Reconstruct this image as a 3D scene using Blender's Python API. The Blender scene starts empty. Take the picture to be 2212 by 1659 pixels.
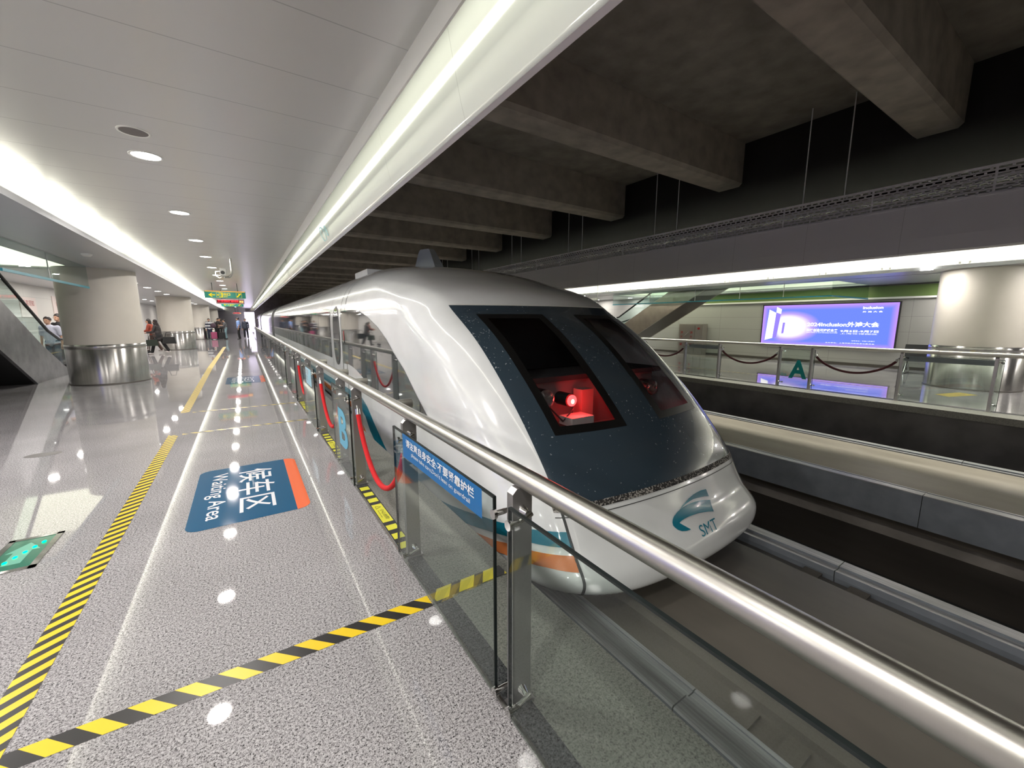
import bpy, bmesh, math, random
import numpy as np
from mathutils import Vector, Matrix
random.seed(7)
PI = math.pi
SC = bpy.context.scene
COL = SC.collection

# ------------------------------------------------------------------ camera, world, exposure
cam_d = bpy.data.cameras.new('camera')
cam_d.sensor_width = 36.0
cam_d.lens = 870.0 / 2212.0 * 36.0
cam_d.clip_start = 0.02
cam_d.clip_end = 400
cam = bpy.data.objects.new('camera', cam_d)
COL.objects.link(cam)
YAW, PIT, HC = math.radians(33.4), math.radians(9.0), 1.6
fw = Vector((math.sin(YAW) * math.cos(PIT), math.cos(YAW) * math.cos(PIT), -math.sin(PIT)))
rt = Vector((math.cos(YAW), -math.sin(YAW), 0))
upv = rt.cross(fw)
R3 = Matrix((rt, upv, -fw)).transposed()
cam.matrix_world = Matrix.Translation((0, 0, HC)) @ R3.to_4x4()
SC.camera = cam
SC.view_settings.view_transform = 'Standard'
SC.view_settings.look = 'None'
SC.view_settings.gamma = 1.0
SC.view_settings.use_curve_mapping = False
SC.view_settings.exposure = 0.42
try:
    SC.cycles.use_denoising = True
    SC.cycles.max_bounces = 8
    SC.cycles.diffuse_bounces = 4
    SC.cycles.glossy_bounces = 4
    SC.cycles.transparent_max_bounces = 16
    SC.cycles.sample_clamp_indirect = 6.0
    SC.cycles.caustics_reflective = False
    SC.cycles.caustics_refractive = False
except Exception:
    pass
world = bpy.data.worlds.new('world')
SC.world = world
world.use_nodes = True
world.node_tree.nodes['Background'].inputs[0].default_value = (0.9, 0.95, 1.0, 1)
world.node_tree.nodes['Background'].inputs[1].default_value = 0.02

# ------------------------------------------------------------------ materials
def new_mat(name):
    m = bpy.data.materials.new(name)
    m.use_nodes = True
    nt = m.node_tree
    b = nt.nodes['Principled BSDF']
    return m, nt, b

def mat(name, col, rough=0.5, metal=0.0, coat=0.0, noise=0.0, nscale=8.0, aniso=0.0, spec=None, emis=None, estr=0.0, stretch=(1, 1, 1)):
    m, nt, b = new_mat(name)
    b.inputs['Base Color'].default_value = (*col, 1)
    b.inputs['Roughness'].default_value = rough
    b.inputs['Metallic'].default_value = metal
    b.inputs['Coat Weight'].default_value = coat
    b.inputs['Coat Roughness'].default_value = 0.05
    if spec is not None:
        b.inputs['Specular IOR Level'].default_value = spec
    if aniso:
        b.inputs['Anisotropic'].default_value = aniso; b.inputs['Anisotropic Rotation'].default_value = 0.25
    if emis:
        b.inputs['Emission Color'].default_value = (*emis, 1)
        b.inputs['Emission Strength'].default_value = estr
    if noise:
        g = nt.nodes.new('ShaderNodeNewGeometry')
        mp = nt.nodes.new('ShaderNodeMapping')
        mp.inputs['Scale'].default_value = stretch
        n = nt.nodes.new('ShaderNodeTexNoise')
        n.inputs['Scale'].default_value = nscale
        n.inputs['Detail'].default_value = 6
        r = nt.nodes.new('ShaderNodeMapRange')
        r.inputs['From Min'].default_value = 0.3
        r.inputs['From Max'].default_value = 0.7
        r.inputs['To Min'].default_value = 1 - noise
        r.inputs['To Max'].default_value = 1 + noise
        mx = nt.nodes.new('ShaderNodeVectorMath')
        mx.operation = 'SCALE'
        mx.inputs[0].default_value = col
        nt.links.new(g.outputs['Position'], mp.inputs['Vector'])
        nt.links.new(mp.outputs[0], n.inputs['Vector'])
        nt.links.new(n.outputs['Fac'], r.inputs['Value'])
        nt.links.new(r.outputs[0], mx.inputs['Scale'])
        nt.links.new(mx.outputs[0], b.inputs['Base Color'])
    return m

def emit(name, col, s):
    m = bpy.data.materials.new(name)
    m.use_nodes = True
    nt = m.node_tree
    nt.nodes.clear()
    o = nt.nodes.new('ShaderNodeOutputMaterial')
    e = nt.nodes.new('ShaderNodeEmission')
    e.inputs[0].default_value = (*col, 1)
    e.inputs[1].default_value = s
    nt.links.new(e.outputs[0], o.inputs[0])
    return m

def glass(name, tint, f0=0.04, rough=0.0, extra=0.0):
    """thin pane: transparent with a tint, mirror reflection growing towards grazing angles"""
    m = bpy.data.materials.new(name)
    m.use_nodes = True
    nt = m.node_tree
    nt.nodes.clear()
    N = lambda t: nt.nodes.new(t)
    def math_(op, a, b=None, clamp=False):
        n = N('ShaderNodeMath'); n.operation = op; n.use_clamp = clamp
        for i, v in enumerate((a, b)):
            if v is None: continue
            if isinstance(v, (int, float)): n.inputs[i].default_value = v
            else: nt.links.new(v, n.inputs[i])
        return n.outputs[0]
    o = N('ShaderNodeOutputMaterial'); t = N('ShaderNodeBsdfTransparent'); g = N('ShaderNodeBsdfGlossy')
    t.inputs[0].default_value = (*tint, 1); g.inputs['Roughness'].default_value = rough
    ge = N('ShaderNodeNewGeometry'); d = N('ShaderNodeVectorMath'); d.operation = 'DOT_PRODUCT'
    nt.links.new(ge.outputs['Normal'], d.inputs[0]); nt.links.new(ge.outputs['Incoming'], d.inputs[1])
    c = math_('ABSOLUTE', d.outputs['Value'])
    p = math_('POWER', math_('SUBTRACT', 1.0, c, True), 5.0)
    f = math_('ADD', math_('MULTIPLY', p, 0.8), f0 + extra, True)
    mx = N('ShaderNodeMixShader')
    nt.links.new(f, mx.inputs[0]); nt.links.new(t.outputs[0], mx.inputs[1]); nt.links.new(g.outputs[0], mx.inputs[2])
    nt.links.new(mx.outputs[0], o.inputs[0])
    return m

def granite(name, base, dark, light, rough, joint=0.0, scale=1.0):
    m, nt, b = new_mat(name)
    g = nt.nodes.new('ShaderNodeNewGeometry')
    def nz(s, d):
        n = nt.nodes.new('ShaderNodeTexNoise')
        n.inputs['Scale'].default_value = s * scale
        n.inputs['Detail'].default_value = d
        nt.links.new(g.outputs['Position'], n.inputs['Vector'])
        return n
    n1 = nz(160, 3)
    n2 = nz(75, 2)
    n3 = nz(0.9, 3)
    ramp = nt.nodes.new('ShaderNodeValToRGB')
    cr = ramp.color_ramp
    cr.elements[0].position = 0.38; cr.elements[0].color = (*dark, 1)
    cr.elements[1].position = 0.64; cr.elements[1].color = (*light, 1)
    e = cr.elements.new(0.47); e.color = (*base, 1)
    mixf = nt.nodes.new('ShaderNodeMath'); mixf.operation = 'MULTIPLY_ADD'
    mixf.inputs[1].default_value = 0.6
    s2 = nt.nodes.new('ShaderNodeMath'); s2.operation = 'MULTIPLY'; s2.inputs[1].default_value = 0.4
    nt.links.new(n2.outputs['Fac'], s2.inputs[0])
    nt.links.new(n1.outputs['Fac'], mixf.inputs[0])
    nt.links.new(s2.outputs[0], mixf.inputs[2])
    nt.links.new(mixf.outputs[0], ramp.inputs[0])
    r = nt.nodes.new('ShaderNodeMapRange')
    r.inputs['From Min'].default_value = 0.3; r.inputs['From Max'].default_value = 0.7
    r.inputs['To Min'].default_value = 0.9; r.inputs['To Max'].default_value = 1.1
    nt.links.new(n3.outputs['Fac'], r.inputs['Value'])
    sc = nt.nodes.new('ShaderNodeVectorMath'); sc.operation = 'SCALE'
    nt.links.new(ramp.outputs[0], sc.inputs[0])
    last = r.outputs[0]
    if joint:
        sep = nt.nodes.new('ShaderNodeSeparateXYZ')
        nt.links.new(g.outputs['Position'], sep.inputs[0])
        for ax, per, off in ((0, 0.8, 0.03), (1, 0.8, 0.35)):
            md = nt.nodes.new('ShaderNodeMath'); md.operation = 'PINGPONG'; md.inputs[1].default_value = per / 2
            ad = nt.nodes.new('ShaderNodeMath'); ad.operation = 'ADD'; ad.inputs[1].default_value = off
            nt.links.new(sep.outputs[ax], ad.inputs[0]); nt.links.new(ad.outputs[0], md.inputs[0])
            gt = nt.nodes.new('ShaderNodeMath'); gt.operation = 'GREATER_THAN'; gt.inputs[1].default_value = 0.0012
            nt.links.new(md.outputs[0], gt.inputs[0])
            mr = nt.nodes.new('ShaderNodeMapRange'); mr.inputs['To Min'].default_value = 1 - joint
            nt.links.new(gt.outputs[0], mr.inputs['Value'])
            mu = nt.nodes.new('ShaderNodeMath'); mu.operation = 'MULTIPLY'
            nt.links.new(last, mu.inputs[0]); nt.links.new(mr.outputs[0], mu.inputs[1])
            last = mu.outputs[0]
    nt.links.new(last, sc.inputs['Scale'])
    nt.links.new(sc.outputs[0], b.inputs['Base Color'])
    b.inputs['Roughness'].default_value = rough
    b.inputs['Specular IOR Level'].default_value = 0.5
    return m

def stripes(name, c1, c2, ax, ay, period, duty=0.5, off=0.0, rough=0.35):
    m, nt, b = new_mat(name)
    g = nt.nodes.new('ShaderNodeNewGeometry')
    d = nt.nodes.new('ShaderNodeVectorMath'); d.operation = 'DOT_PRODUCT'
    d.inputs[1].default_value = (ax / period, ay / period, 0)
    nt.links.new(g.outputs['Position'], d.inputs[0])
    a = nt.nodes.new('ShaderNodeMath'); a.operation = 'ADD'; a.inputs[1].default_value = off + 100
    fr = nt.nodes.new('ShaderNodeMath'); fr.operation = 'FRACT'
    lt = nt.nodes.new('ShaderNodeMath'); lt.operation = 'LESS_THAN'; lt.inputs[1].default_value = duty
    mx = nt.nodes.new('ShaderNodeMix'); mx.data_type = 'RGBA'
    mx.inputs[6].default_value = (*c1, 1); mx.inputs[7].default_value = (*c2, 1)
    nt.links.new(d.outputs['Value'], a.inputs[0]); nt.links.new(a.outputs[0], fr.inputs[0])
    nt.links.new(fr.outputs[0], lt.inputs[0]); nt.links.new(lt.outputs[0], mx.inputs[0])
    nt.links.new(mx.outputs[2], b.inputs['Base Color'])
    b.inputs['Roughness'].default_value = rough
    return m

def seamed(name, col, rough, lines, metal=0.0, dark=0.6, width=0.006, coat=0.0, spec=0.5):
    """plain panel material with thin joint lines; lines = [(axis, period, offset)]"""
    m, nt, b = new_mat(name)
    g = nt.nodes.new('ShaderNodeNewGeometry')
    sep = nt.nodes.new('ShaderNodeSeparateXYZ')
    nt.links.new(g.outputs['Position'], sep.inputs[0])
    last = None
    for ax, per, off in lines:
        ad = nt.nodes.new('ShaderNodeMath'); ad.operation = 'ADD'; ad.inputs[1].default_value = off
        md = nt.nodes.new('ShaderNodeMath'); md.operation = 'PINGPONG'; md.inputs[1].default_value = per / 2
        gt = nt.nodes.new('ShaderNodeMath'); gt.operation = 'GREATER_THAN'; gt.inputs[1].default_value = width / 2
        mr = nt.nodes.new('ShaderNodeMapRange'); mr.inputs['To Min'].default_value = dark
        nt.links.new(sep.outputs[ax], ad.inputs[0]); nt.links.new(ad.outputs[0], md.inputs[0])
        nt.links.new(md.outputs[0], gt.inputs[0]); nt.links.new(gt.outputs[0], mr.inputs['Value'])
        if last is None:
            last = mr.outputs[0]
        else:
            mu = nt.nodes.new('ShaderNodeMath'); mu.operation = 'MULTIPLY'
            nt.links.new(last, mu.inputs[0]); nt.links.new(mr.outputs[0], mu.inputs[1]); last = mu.outputs[0]
    sc = nt.nodes.new('ShaderNodeVectorMath'); sc.operation = 'SCALE'
    sc.inputs[0].default_value = col
    nt.links.new(last, sc.inputs['Scale'])
    nt.links.new(sc.outputs[0], b.inputs['Base Color'])
    b.inputs['Roughness'].default_value = rough
    b.inputs['Metallic'].default_value = metal
    b.inputs['Coat Weight'].default_value = coat
    b.inputs['Specular IOR Level'].default_value = spec
    return m

def speckled_paint(name, col, spot, thr=0.74, rough=0.25, coat=0.5, scale=35, blotch=0.0):
    m, nt, b = new_mat(name)
    g = nt.nodes.new('ShaderNodeNewGeometry')
    n = nt.nodes.new('ShaderNodeTexNoise'); n.inputs['Scale'].default_value = scale; n.inputs['Detail'].default_value = 5
    n2 = nt.nodes.new('ShaderNodeTexNoise'); n2.inputs['Scale'].default_value = 1.7; n2.inputs['Detail'].default_value = 2
    a = nt.nodes.new('ShaderNodeMath'); a.operation = 'MULTIPLY_ADD'; a.inputs[1].default_value = 0.3
    nt.links.new(g.outputs['Position'], n.inputs['Vector']); nt.links.new(g.outputs['Position'], n2.inputs['Vector'])
    nt.links.new(n2.outputs['Fac'], a.inputs[0]); nt.links.new(n.outputs['Fac'], a.inputs[2])
    r = nt.nodes.new('ShaderNodeMapRange'); r.inputs['From Min'].default_value = thr + 0.15; r.inputs['From Max'].default_value = thr + 0.19
    nt.links.new(a.outputs[0], r.inputs['Value'])
    mx = nt.nodes.new('ShaderNodeMix'); mx.data_type = 'RGBA'
    mx.inputs[6].default_value = (*col, 1); mx.inputs[7].default_value = (*spot, 1)
    nt.links.new(r.outputs[0], mx.inputs[0]); nt.links.new(mx.outputs[2], b.inputs['Base Color'])
    b.inputs['Roughness'].default_value = rough; b.inputs['Coat Weight'].default_value = coat
    return m

M = {}
M['granite'] = granite('polished granite', (0.285, 0.275, 0.28), (0.03, 0.029, 0.03), (0.58, 0.565, 0.575), 0.03, 0.25, 1.2)
M['granite_dark'] = granite('dark granite', (0.06, 0.062, 0.066), (0.02, 0.02, 0.022), (0.12, 0.12, 0.125), 0.25)
M['slab'] = granite('rough slab', (0.17, 0.168, 0.15), (0.09, 0.09, 0.08), (0.25, 0.245, 0.22), 0.6, 0, 0.8)
M['steel'] = mat('brushed steel', (0.50, 0.49, 0.47), 0.26, 1.0, noise=0.10, nscale=30, stretch=(1, 1, 0.05), aniso=0.9)
_nt = M['steel'].node_tree; _tg = _nt.nodes.new('ShaderNodeTangent'); _tg.direction_type = 'RADIAL'; _tg.axis = 'Z'
_nt.links.new(_tg.outputs[0], _nt.nodes['Principled BSDF'].inputs['Tangent'])
M['rail_steel'] = mat('rail steel', (0.56, 0.545, 0.51), 0.33, 1.0, noise=0.05, nscale=60, stretch=(1, 0.05, 1))
M['post_steel'] = mat('post steel', (0.42, 0.41, 0.41), 0.38, 0.9)
M['chrome'] = mat('chrome', (0.7, 0.7, 0.68), 0.12, 1.0)
M['ceil'] = seamed('ceiling panel', (0.62, 0.62, 0.60), 0.26, [(1, 0.64, -2.6 + 64)], metal=0.15, dark=0.7, width=0.008)
M['soffit'] = seamed('soffit panel', (0.50, 0.51, 0.53), 0.3, [(1, 1.28, 0), (0, 1.3, 0.2)], metal=0.25, dark=0.75)
M['white'] = mat('white panel', (0.80, 0.80, 0.76), 0.3)
M['fascia_in'] = seamed('glossy fascia', (0.74, 0.77, 0.73), 0.11, [(1, 1.55, 0.55)], dark=0.8, width=0.006, coat=0.6)
M['fascia_out'] = seamed('grey fascia', (0.84, 0.83, 0.88), 0.45, [(1, 1.55, 0.55)], dark=0.75, width=0.008)
M['cream'] = mat('cream column cladding', (0.66, 0.62, 0.55), 0.45, noise=0.03, nscale=2)
M['concrete'] = mat('raw concrete', (0.30, 0.275, 0.25), 0.85, noise=0.22, nscale=2.5)
M['concrete_light'] = mat('concrete beam', (0.42, 0.38, 0.34), 0.85, noise=0.2, nscale=3.0)
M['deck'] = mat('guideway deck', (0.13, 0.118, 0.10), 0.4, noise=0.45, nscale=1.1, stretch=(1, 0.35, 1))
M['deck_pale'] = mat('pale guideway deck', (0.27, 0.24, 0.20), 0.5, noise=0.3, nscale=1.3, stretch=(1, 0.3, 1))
M['void'] = mat('unlit void black', (0.018, 0.017, 0.016), 0.9)  # darkness of the unlit space put into the colour
M['girder'] = mat('girder flank', (0.22, 0.24, 0.27), 0.5, noise=0.12, nscale=5)
M['girder_top'] = mat('guide strip metal', (0.40, 0.41, 0.42), 0.35, 0.3, noise=0.25, nscale=6, stretch=(8, 0.3, 1))
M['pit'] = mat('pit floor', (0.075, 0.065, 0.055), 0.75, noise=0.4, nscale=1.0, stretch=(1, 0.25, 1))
M['black'] = mat('black', (0.012, 0.012, 0.013), 0.4)
M['rubber'] = mat('black rubber', (0.02, 0.02, 0.022), 0.6)
M['pane'] = glass('clear pane', (0.90, 0.945, 0.925), 0.035)
M['pane_edge'] = mat('pane edge', (0.003, 0.008, 0.008), 0.4)
M['curtain'] = glass('smoke curtain pane', (0.86, 0.935, 0.915), 0.04)
M['teal'] = mat('teal strip', (0.02, 0.28, 0.36), 0.35)
M['tape'] = stripes('hazard tape', (0.012, 0.011, 0.011), (0.78, 0.55, 0.01), 1, 1, 0.15, 0.5, 0.67)
M['tape_side'] = stripes('hazard tape long', (0.012, 0.011, 0.011), (0.78, 0.55, 0.01), -0.7, 1, 0.1, 0.52)
M['tape_slab'] = stripes('hazard tape slab', (0.02, 0.02, 0.02), (0.70, 0.56, 0.03), 1, -0.6, 0.16, 0.6, 0.62)
M['tape_far'] = stripes('worn tape', (0.08, 0.075, 0.06), (0.62, 0.48, 0.1), 1, 1, 0.15, 0.5)
M['yellow'] = mat('yellow tactile', (0.55, 0.42, 0.10), 0.4)
M['label_yellow'] = mat('label yellow', (0.72, 0.70, 0.05), 0.4)
M['sign_blue'] = mat('sticker blue', (0.012, 0.095, 0.20), 0.05)
M['glass_blue'] = mat('glass sticker blue', (0.0, 0.125, 0.36), 0.5)
M['sign_orange'] = mat('sticker orange', (0.82, 0.17, 0.07), 0.05)
M['ink_white'] = mat('white print', (0.80, 0.82, 0.84), 0.06)
M['ink_grey'] = mat('pale print', (0.55, 0.72, 0.80), 0.3)
M['pale_blue'] = mat('pale blue print', (0.10, 0.42, 0.60), 0.4)
M['teal_print'] = mat('teal print', (0.0, 0.30, 0.32), 0.4)
M['red_rope'] = mat('red velvet', (0.62, 0.008, 0.012), 0.8)
M['dark_rope'] = mat('dark red velvet', (0.06, 0.006, 0.01), 0.8)
M['train'] = mat('train white', (0.84, 0.86, 0.87), 0.16, coat=0.6, noise=0.035, nscale=3)
M['train_dark'] = speckled_paint('windscreen paint', (0.035, 0.055, 0.075), (0.40, 0.43, 0.45), 0.675, 0.2, 0.6, 38)
M['train_glass'] = mat('mirror dark glass', (0.02, 0.028, 0.032), 0.03, coat=1.0, spec=1.0)
M['train_glass'].node_tree.nodes['Principled BSDF'].inputs['IOR'].default_value = 2.1
M['frame_black'] = mat('window frame', (0.004, 0.004, 0.004), 0.35)
M['cab_glass'] = glass('cab glass', (0.62, 0.64, 0.66), 0.03)
M['stripe_teal'] = mat('livery teal', (0.01, 0.21, 0.31), 0.2, coat=0.5)
M['stripe_orange'] = mat('livery orange', (0.80, 0.25, 0.08), 0.2, coat=0.5)
M['seam'] = mat('seam', (0.05, 0.055, 0.055), 0.5)
M['grime'] = speckled_paint('grimy seal', (0.02, 0.018, 0.018), (0.4, 0.38, 0.35), 0.50, 0.7, 0.0, 60)
M['fin'] = mat('antenna fin', (0.52, 0.58, 0.62), 0.4)
M['lamp'] = emit('lamp disc', (1.0, 0.96, 0.94), 14.0)
M['tube'] = emit('tube', (1.0, 0.97, 0.80), 11.0)
M['cove'] = emit('cove strip', (1.0, 0.97, 0.78), 13.0)
M['well'] = emit('glowing stairwell ceiling', (1.0, 1.0, 0.75), 3.6)  # emission stands in for the lit upper level above the escalator
M['well_wall'] = emit('glowing stairwell wall', (1.0, 1.0, 0.76), 1.7)  # light on the wall put in as emission
M['red_light'] = emit('red signal', (1.0, 0.02, 0.02), 14.0)
M['red_core'] = emit('signal core', (1.0, 0.5, 0.2), 12.0)
M['green_led'] = emit('green led', (0.0, 1.0, 0.25), 5.0)
M['white_led'] = emit('white led text', (1.0, 1.0, 1.0), 1.6)
M['red_led'] = emit('red led text', (1.0, 0.05, 0.06), 1.6)
M['amber_led'] = emit('amber led text', (1.0, 0.5, 0.15), 2.5)
M['sign_green'] = mat('sign green', (0.0, 0.13, 0.09), 0.4, emis=(0.0, 0.16, 0.10), estr=0.12)
M['sign_yellow'] = emit('sign yellow', (1.0, 0.75, 0.02), 0.75)
M['bright_end'] = emit('bright screen', (0.85, 0.75, 1.0), 2.2)
M['lime'] = mat('lime panel', (0.13, 0.20, 0.06), 0.4)
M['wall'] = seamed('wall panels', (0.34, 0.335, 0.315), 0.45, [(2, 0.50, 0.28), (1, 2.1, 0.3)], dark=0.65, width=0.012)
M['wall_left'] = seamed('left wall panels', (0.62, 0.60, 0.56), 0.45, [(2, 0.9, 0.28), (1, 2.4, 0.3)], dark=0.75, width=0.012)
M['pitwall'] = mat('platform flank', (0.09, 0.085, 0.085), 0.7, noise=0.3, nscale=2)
M['esc_metal'] = mat('escalator metal', (0.42, 0.36, 0.30), 0.28, 0.9, noise=0.1, nscale=3)
M['esc_grey'] = mat('escalator steel', (0.30, 0.30, 0.31), 0.3, 0.8, noise=0.25, nscale=3)
M['esc_dark'] = mat('escalator soffit', (0.10, 0.09, 0.08), 0.4, 0.5)
M['cabinet'] = mat('steel cabinet', (0.38, 0.35, 0.33), 0.35, 0.7)
M['red_paint'] = mat('red paint', (0.35, 0.02, 0.02), 0.5)
M['paper'] = mat('poster paper', (0.72, 0.62, 0.58), 0.6)
M['skin'] = mat('skin', (0.52, 0.30, 0.20), 0.5)
M['hair'] = mat('hair', (0.015, 0.010, 0.008), 0.5)
M['lens_clear'] = glass('headlamp lens', (0.85, 0.87, 0.9), 0.2, 0.02)

# ------------------------------------------------------------------ mesh builder
class MB:
    def __init__(s):
        s.v = []; s.f = []; s.mi = []; s.sm = []
    def add(s, vs, fs, mi=0, smooth=False):
        o = len(s.v)
        s.v += [tuple(p) for p in vs]
        for f in fs:
            s.f.append([i + o for i in f]); s.mi.append(mi); s.sm.append(smooth)
        return s
    def box(s, a, b, mi=0):
        x0, y0, z0 = a; x1, y1, z1 = b
        if x0 > x1: x0, x1 = x1, x0
        if y0 > y1: y0, y1 = y1, y0
        if z0 > z1: z0, z1 = z1, z0
        vs = [(x, y, z) for x in (x0, x1) for y in (y0, y1) for z in (z0, z1)]
        return s.add(vs, [(0, 1, 3, 2), (4, 6, 7, 5), (0, 4, 5, 1), (2, 3, 7, 6), (0, 2, 6, 4), (1, 5, 7, 3)], mi)
    def prism(s, poly, axis, a, b, mi=0, smooth=False):
        """poly in the two other axes (cyclic order x:(y,z) y:(x,z) z:(x,y))"""
        def P(p, t):
            if axis == 0: return (t, p[0], p[1])
            if axis == 1: return (p[0], t, p[1])
            return (p[0], p[1], t)
        n = len(poly)
        vs = [P(p, a) for p in poly] + [P(p, b) for p in poly]
        fs = [(i, (i + 1) % n, (i + 1) % n + n, i + n) for i in range(n)]
        s.add(vs, fs, mi, smooth)
        s.add(vs, [tuple(range(n)), tuple(range(2 * n - 1, n - 1, -1))], mi)
        return s
    def tube(s, path, r, n=14, mi=0, cap=True, smooth=True):
        path = [Vector(p) for p in path]
        rs = r if isinstance(r, (list, tuple)) else [r] * len(path)
        rings = []
        up = None
        for i, p in enumerate(path):
            d = (path[min(i + 1, len(path) - 1)] - path[max(i - 1, 0)])
            if d.length < 1e-9: d = Vector((0, 0, 1))
            d.normalize()
            if up is None:
                up = Vector((0, 0, 1)) if abs(d.z) < 0.9 else Vector((1, 0, 0))
            a = d.cross(up)
            if a.length < 1e-4: a = d.orthogonal()
            a.normalize(); b = a.cross(d).normalized(); up = b
            rings.append([p + (a * math.cos(2 * PI * k / n) + b * math.sin(2 * PI * k / n)) * rs[i] for k in range(n)])
        vs = [q for r_ in rings for q in r_]
        fs = []
        for i in range(len(path) - 1):
            for k in range(n):
                fs.append((i * n + k, i * n + (k + 1) % n, (i + 1) * n + (k + 1) % n, (i + 1) * n + k))
        s.add(vs, fs, mi, smooth)
        if cap:
            s.add(rings[0], [tuple(range(n - 1, -1, -1))], mi); s.add(rings[-1], [tuple(range(n))], mi)
        return s
    def sphere(s, c, r, n=12, m=8, mi=0, sc=(1, 1, 1)):
        vs = []; fs = []
        for i in range(m + 1):
            t = PI * i / m
            for k in range(n):
                p = 2 * PI * k / n
                vs.append((c[0] + r * sc[0] * math.sin(t) * math.cos(p), c[1] + r * sc[1] * math.sin(t) * math.sin(p), c[2] + r * sc[2] * math.cos(t)))
        for i in range(m):
            for k in range(n):
                fs.append((i * n + k, (i + 1) * n + k, (i + 1) * n + (k + 1) % n, i * n + (k + 1) % n))
        return s.add(vs, fs, mi, True)
    def lathe(s, c, prof, n=48, mi=0, smooth=True):
        vs = []; fs = []
        for r, z in prof:
            for k in range(n):
                a = 2 * PI * k / n
                vs.append((c[0] + r * math.cos(a), c[1] + r * math.sin(a), c[2] + z))
        for i in range(len(prof) - 1):
            for k in range(n):
                fs.append((i * n + k, i * n + (k + 1) % n, (i + 1) * n + (k + 1) % n, (i + 1) * n + k))
        return s.add(vs, fs, mi, smooth)
    def build(s, name, mats, parent=None, clean=False, fixn=True):
        me = bpy.data.meshes.new(name)
        o0 = Vector((0, 0, 0))
        if parent is not None:
            q = parent
            while q is not None:
                o0 = o0 + q.location; q = q.parent
        me.from_pydata([(p[0] - o0.x, p[1] - o0.y, p[2] - o0.z) for p in s.v], [], s.f)
        me.polygons.foreach_set('material_index', s.mi)
        me.polygons.foreach_set('use_smooth', s.sm)
        if not isinstance(mats, (list, tuple)): mats = [mats]
        for m in mats: me.materials.append(m)
        if clean or fixn:
            bm = bmesh.new(); bm.from_mesh(me)
            if clean: bmesh.ops.remove_doubles(bm, verts=bm.verts, dist=1e-5)
            bmesh.ops.recalc_face_normals(bm, faces=bm.faces)
            bm.to_mesh(me); bm.free()
        me.update()
        o = bpy.data.objects.new(name, me)
        COL.objects.link(o)
        if parent is not None: o.parent = parent
        return o

def tag(o, label=None, cat=None, group=None, kind=None):
    if label: o['label'] = label
    if cat: o['category'] = cat
    if group: o['group'] = group
    if kind: o['kind'] = kind
    return o
def thing(name, loc, label, cat, group=None):
    o = bpy.data.objects.new(name, None)
    o.empty_display_size = 0.1
    COL.objects.link(o); o.location = loc
    return tag(o, label, cat, group)
def struct(o):
    o['kind'] = 'structure'; return o
def copy_tree(o, parent=None):
    c = o.copy(); COL.objects.link(c); c.parent = parent
    for ch in list(o.children): copy_tree(ch, c)
    return c

def text(body, size, origin, xdir, ydir, material, name='lettering', parent=None, bold=0.0, align='LEFT', depth=0.0008, fit=None, shear=0.0):
    """flat lettering as a mesh: xdir = reading direction, ydir = up of the letters"""
    cu = bpy.data.curves.new('t', 'FONT')
    cu.body = body; cu.size = size; cu.offset = bold * size; cu.resolution_u = 4
    cu.align_x = align; cu.shear = shear
    ob = bpy.data.objects.new('t', cu); COL.objects.link(ob)
    dg = bpy.context.evaluated_depsgraph_get()
    me = bpy.data.meshes.new_from_object(ob.evaluated_get(dg))
    bpy.data.objects.remove(ob); bpy.data.curves.remove(cu)
    n = len(me.vertices)
    co = np.zeros(n * 3); me.vertices.foreach_get('co', co); co = co.reshape(-1, 3)
    if fit:
        mn, mx = co.min(0), co.max(0)
        if fit[0]: co[:, 0] = (co[:, 0] - mn[0]) * fit[0] / (mx[0] - mn[0]) - (fit[0] / 2 if align == 'CENTER' else 0)
        if fit[1]: co[:, 1] = (co[:, 1] - mn[1]) * fit[1] / (mx[1] - mn[1])
    X = Vector(xdir).normalized(); Y = Vector(ydir).normalized(); N = X.cross(Y)
    o0 = Vector((0, 0, 0)); q = parent
    while q is not None: o0 = o0 + q.location; q = q.parent
    O = Vector(origin) - o0 + N * depth
    out = co[:, :1] * np.array(X) + co[:, 1:2] * np.array(Y) + np.array(O)
    me.vertices.foreach_set('co', out.ravel())
    me.materials.clear(); me.materials.append(material); me.update()
    o = bpy.data.objects.new(name, me); me.name = name; COL.objects.link(o)
    if parent is not None: o.parent = parent
    return o

Y0, Y1 = -14.0, 70.0          # length of the hall that is built
ZG = -0.655                  # top of the guideway girders
ZC = 3.2                     # platform ceiling

P_COVE, P_FAR, P_UP, P_DOWN, P_SOF = 21, 420, 66, 34, 24
# ------------------------------------------------------------------ lights that the place has (areas in coves and downlights)
def area(name, loc, sx, sy, power, col, rot=(0, 0, 0), spread=None):
    l = bpy.data.lights.new(name, 'AREA'); l.shape = 'RECTANGLE'; l.size = sx; l.size_y = sy
    l.energy = power; l.color = col
    if spread: l.spread = spread
    o = bpy.data.objects.new(name, l); COL.objects.link(o); o.location = loc; o.rotation_euler = rot
    return o
def disk(name, loc, d, power, col):
    l = bpy.data.lights.new(name, 'AREA'); l.shape = 'DISK'; l.size = d; l.energy = power; l.color = col
    o = bpy.data.objects.new(name, l); COL.objects.link(o); o.location = loc
    return o
def strip(name, y, x, z, power, ang, w=0.06, ln=13.8):
    """a run of fluorescent tubes lying in a cove"""
    return area(name, (x, y, z), w, ln, power, (1.0, 0.98, 0.84), (0, math.radians(ang), 0))
for i in range(6):
    yc = Y0 + 7 + i * 14
    strip('cove_tubes', yc, 1.02, 3.31, P_COVE, -50)
    strip('cove_tubes', yc, 10.70, 3.31, P_FAR, 50)
    strip('cove_tubes', yc, -2.12, 2.95, P_UP, 180 - 12, 0.08)
    strip('cove_tubes', yc, 13.84, 2.90, P_UP, 180 + 12, 0.08)

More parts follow.
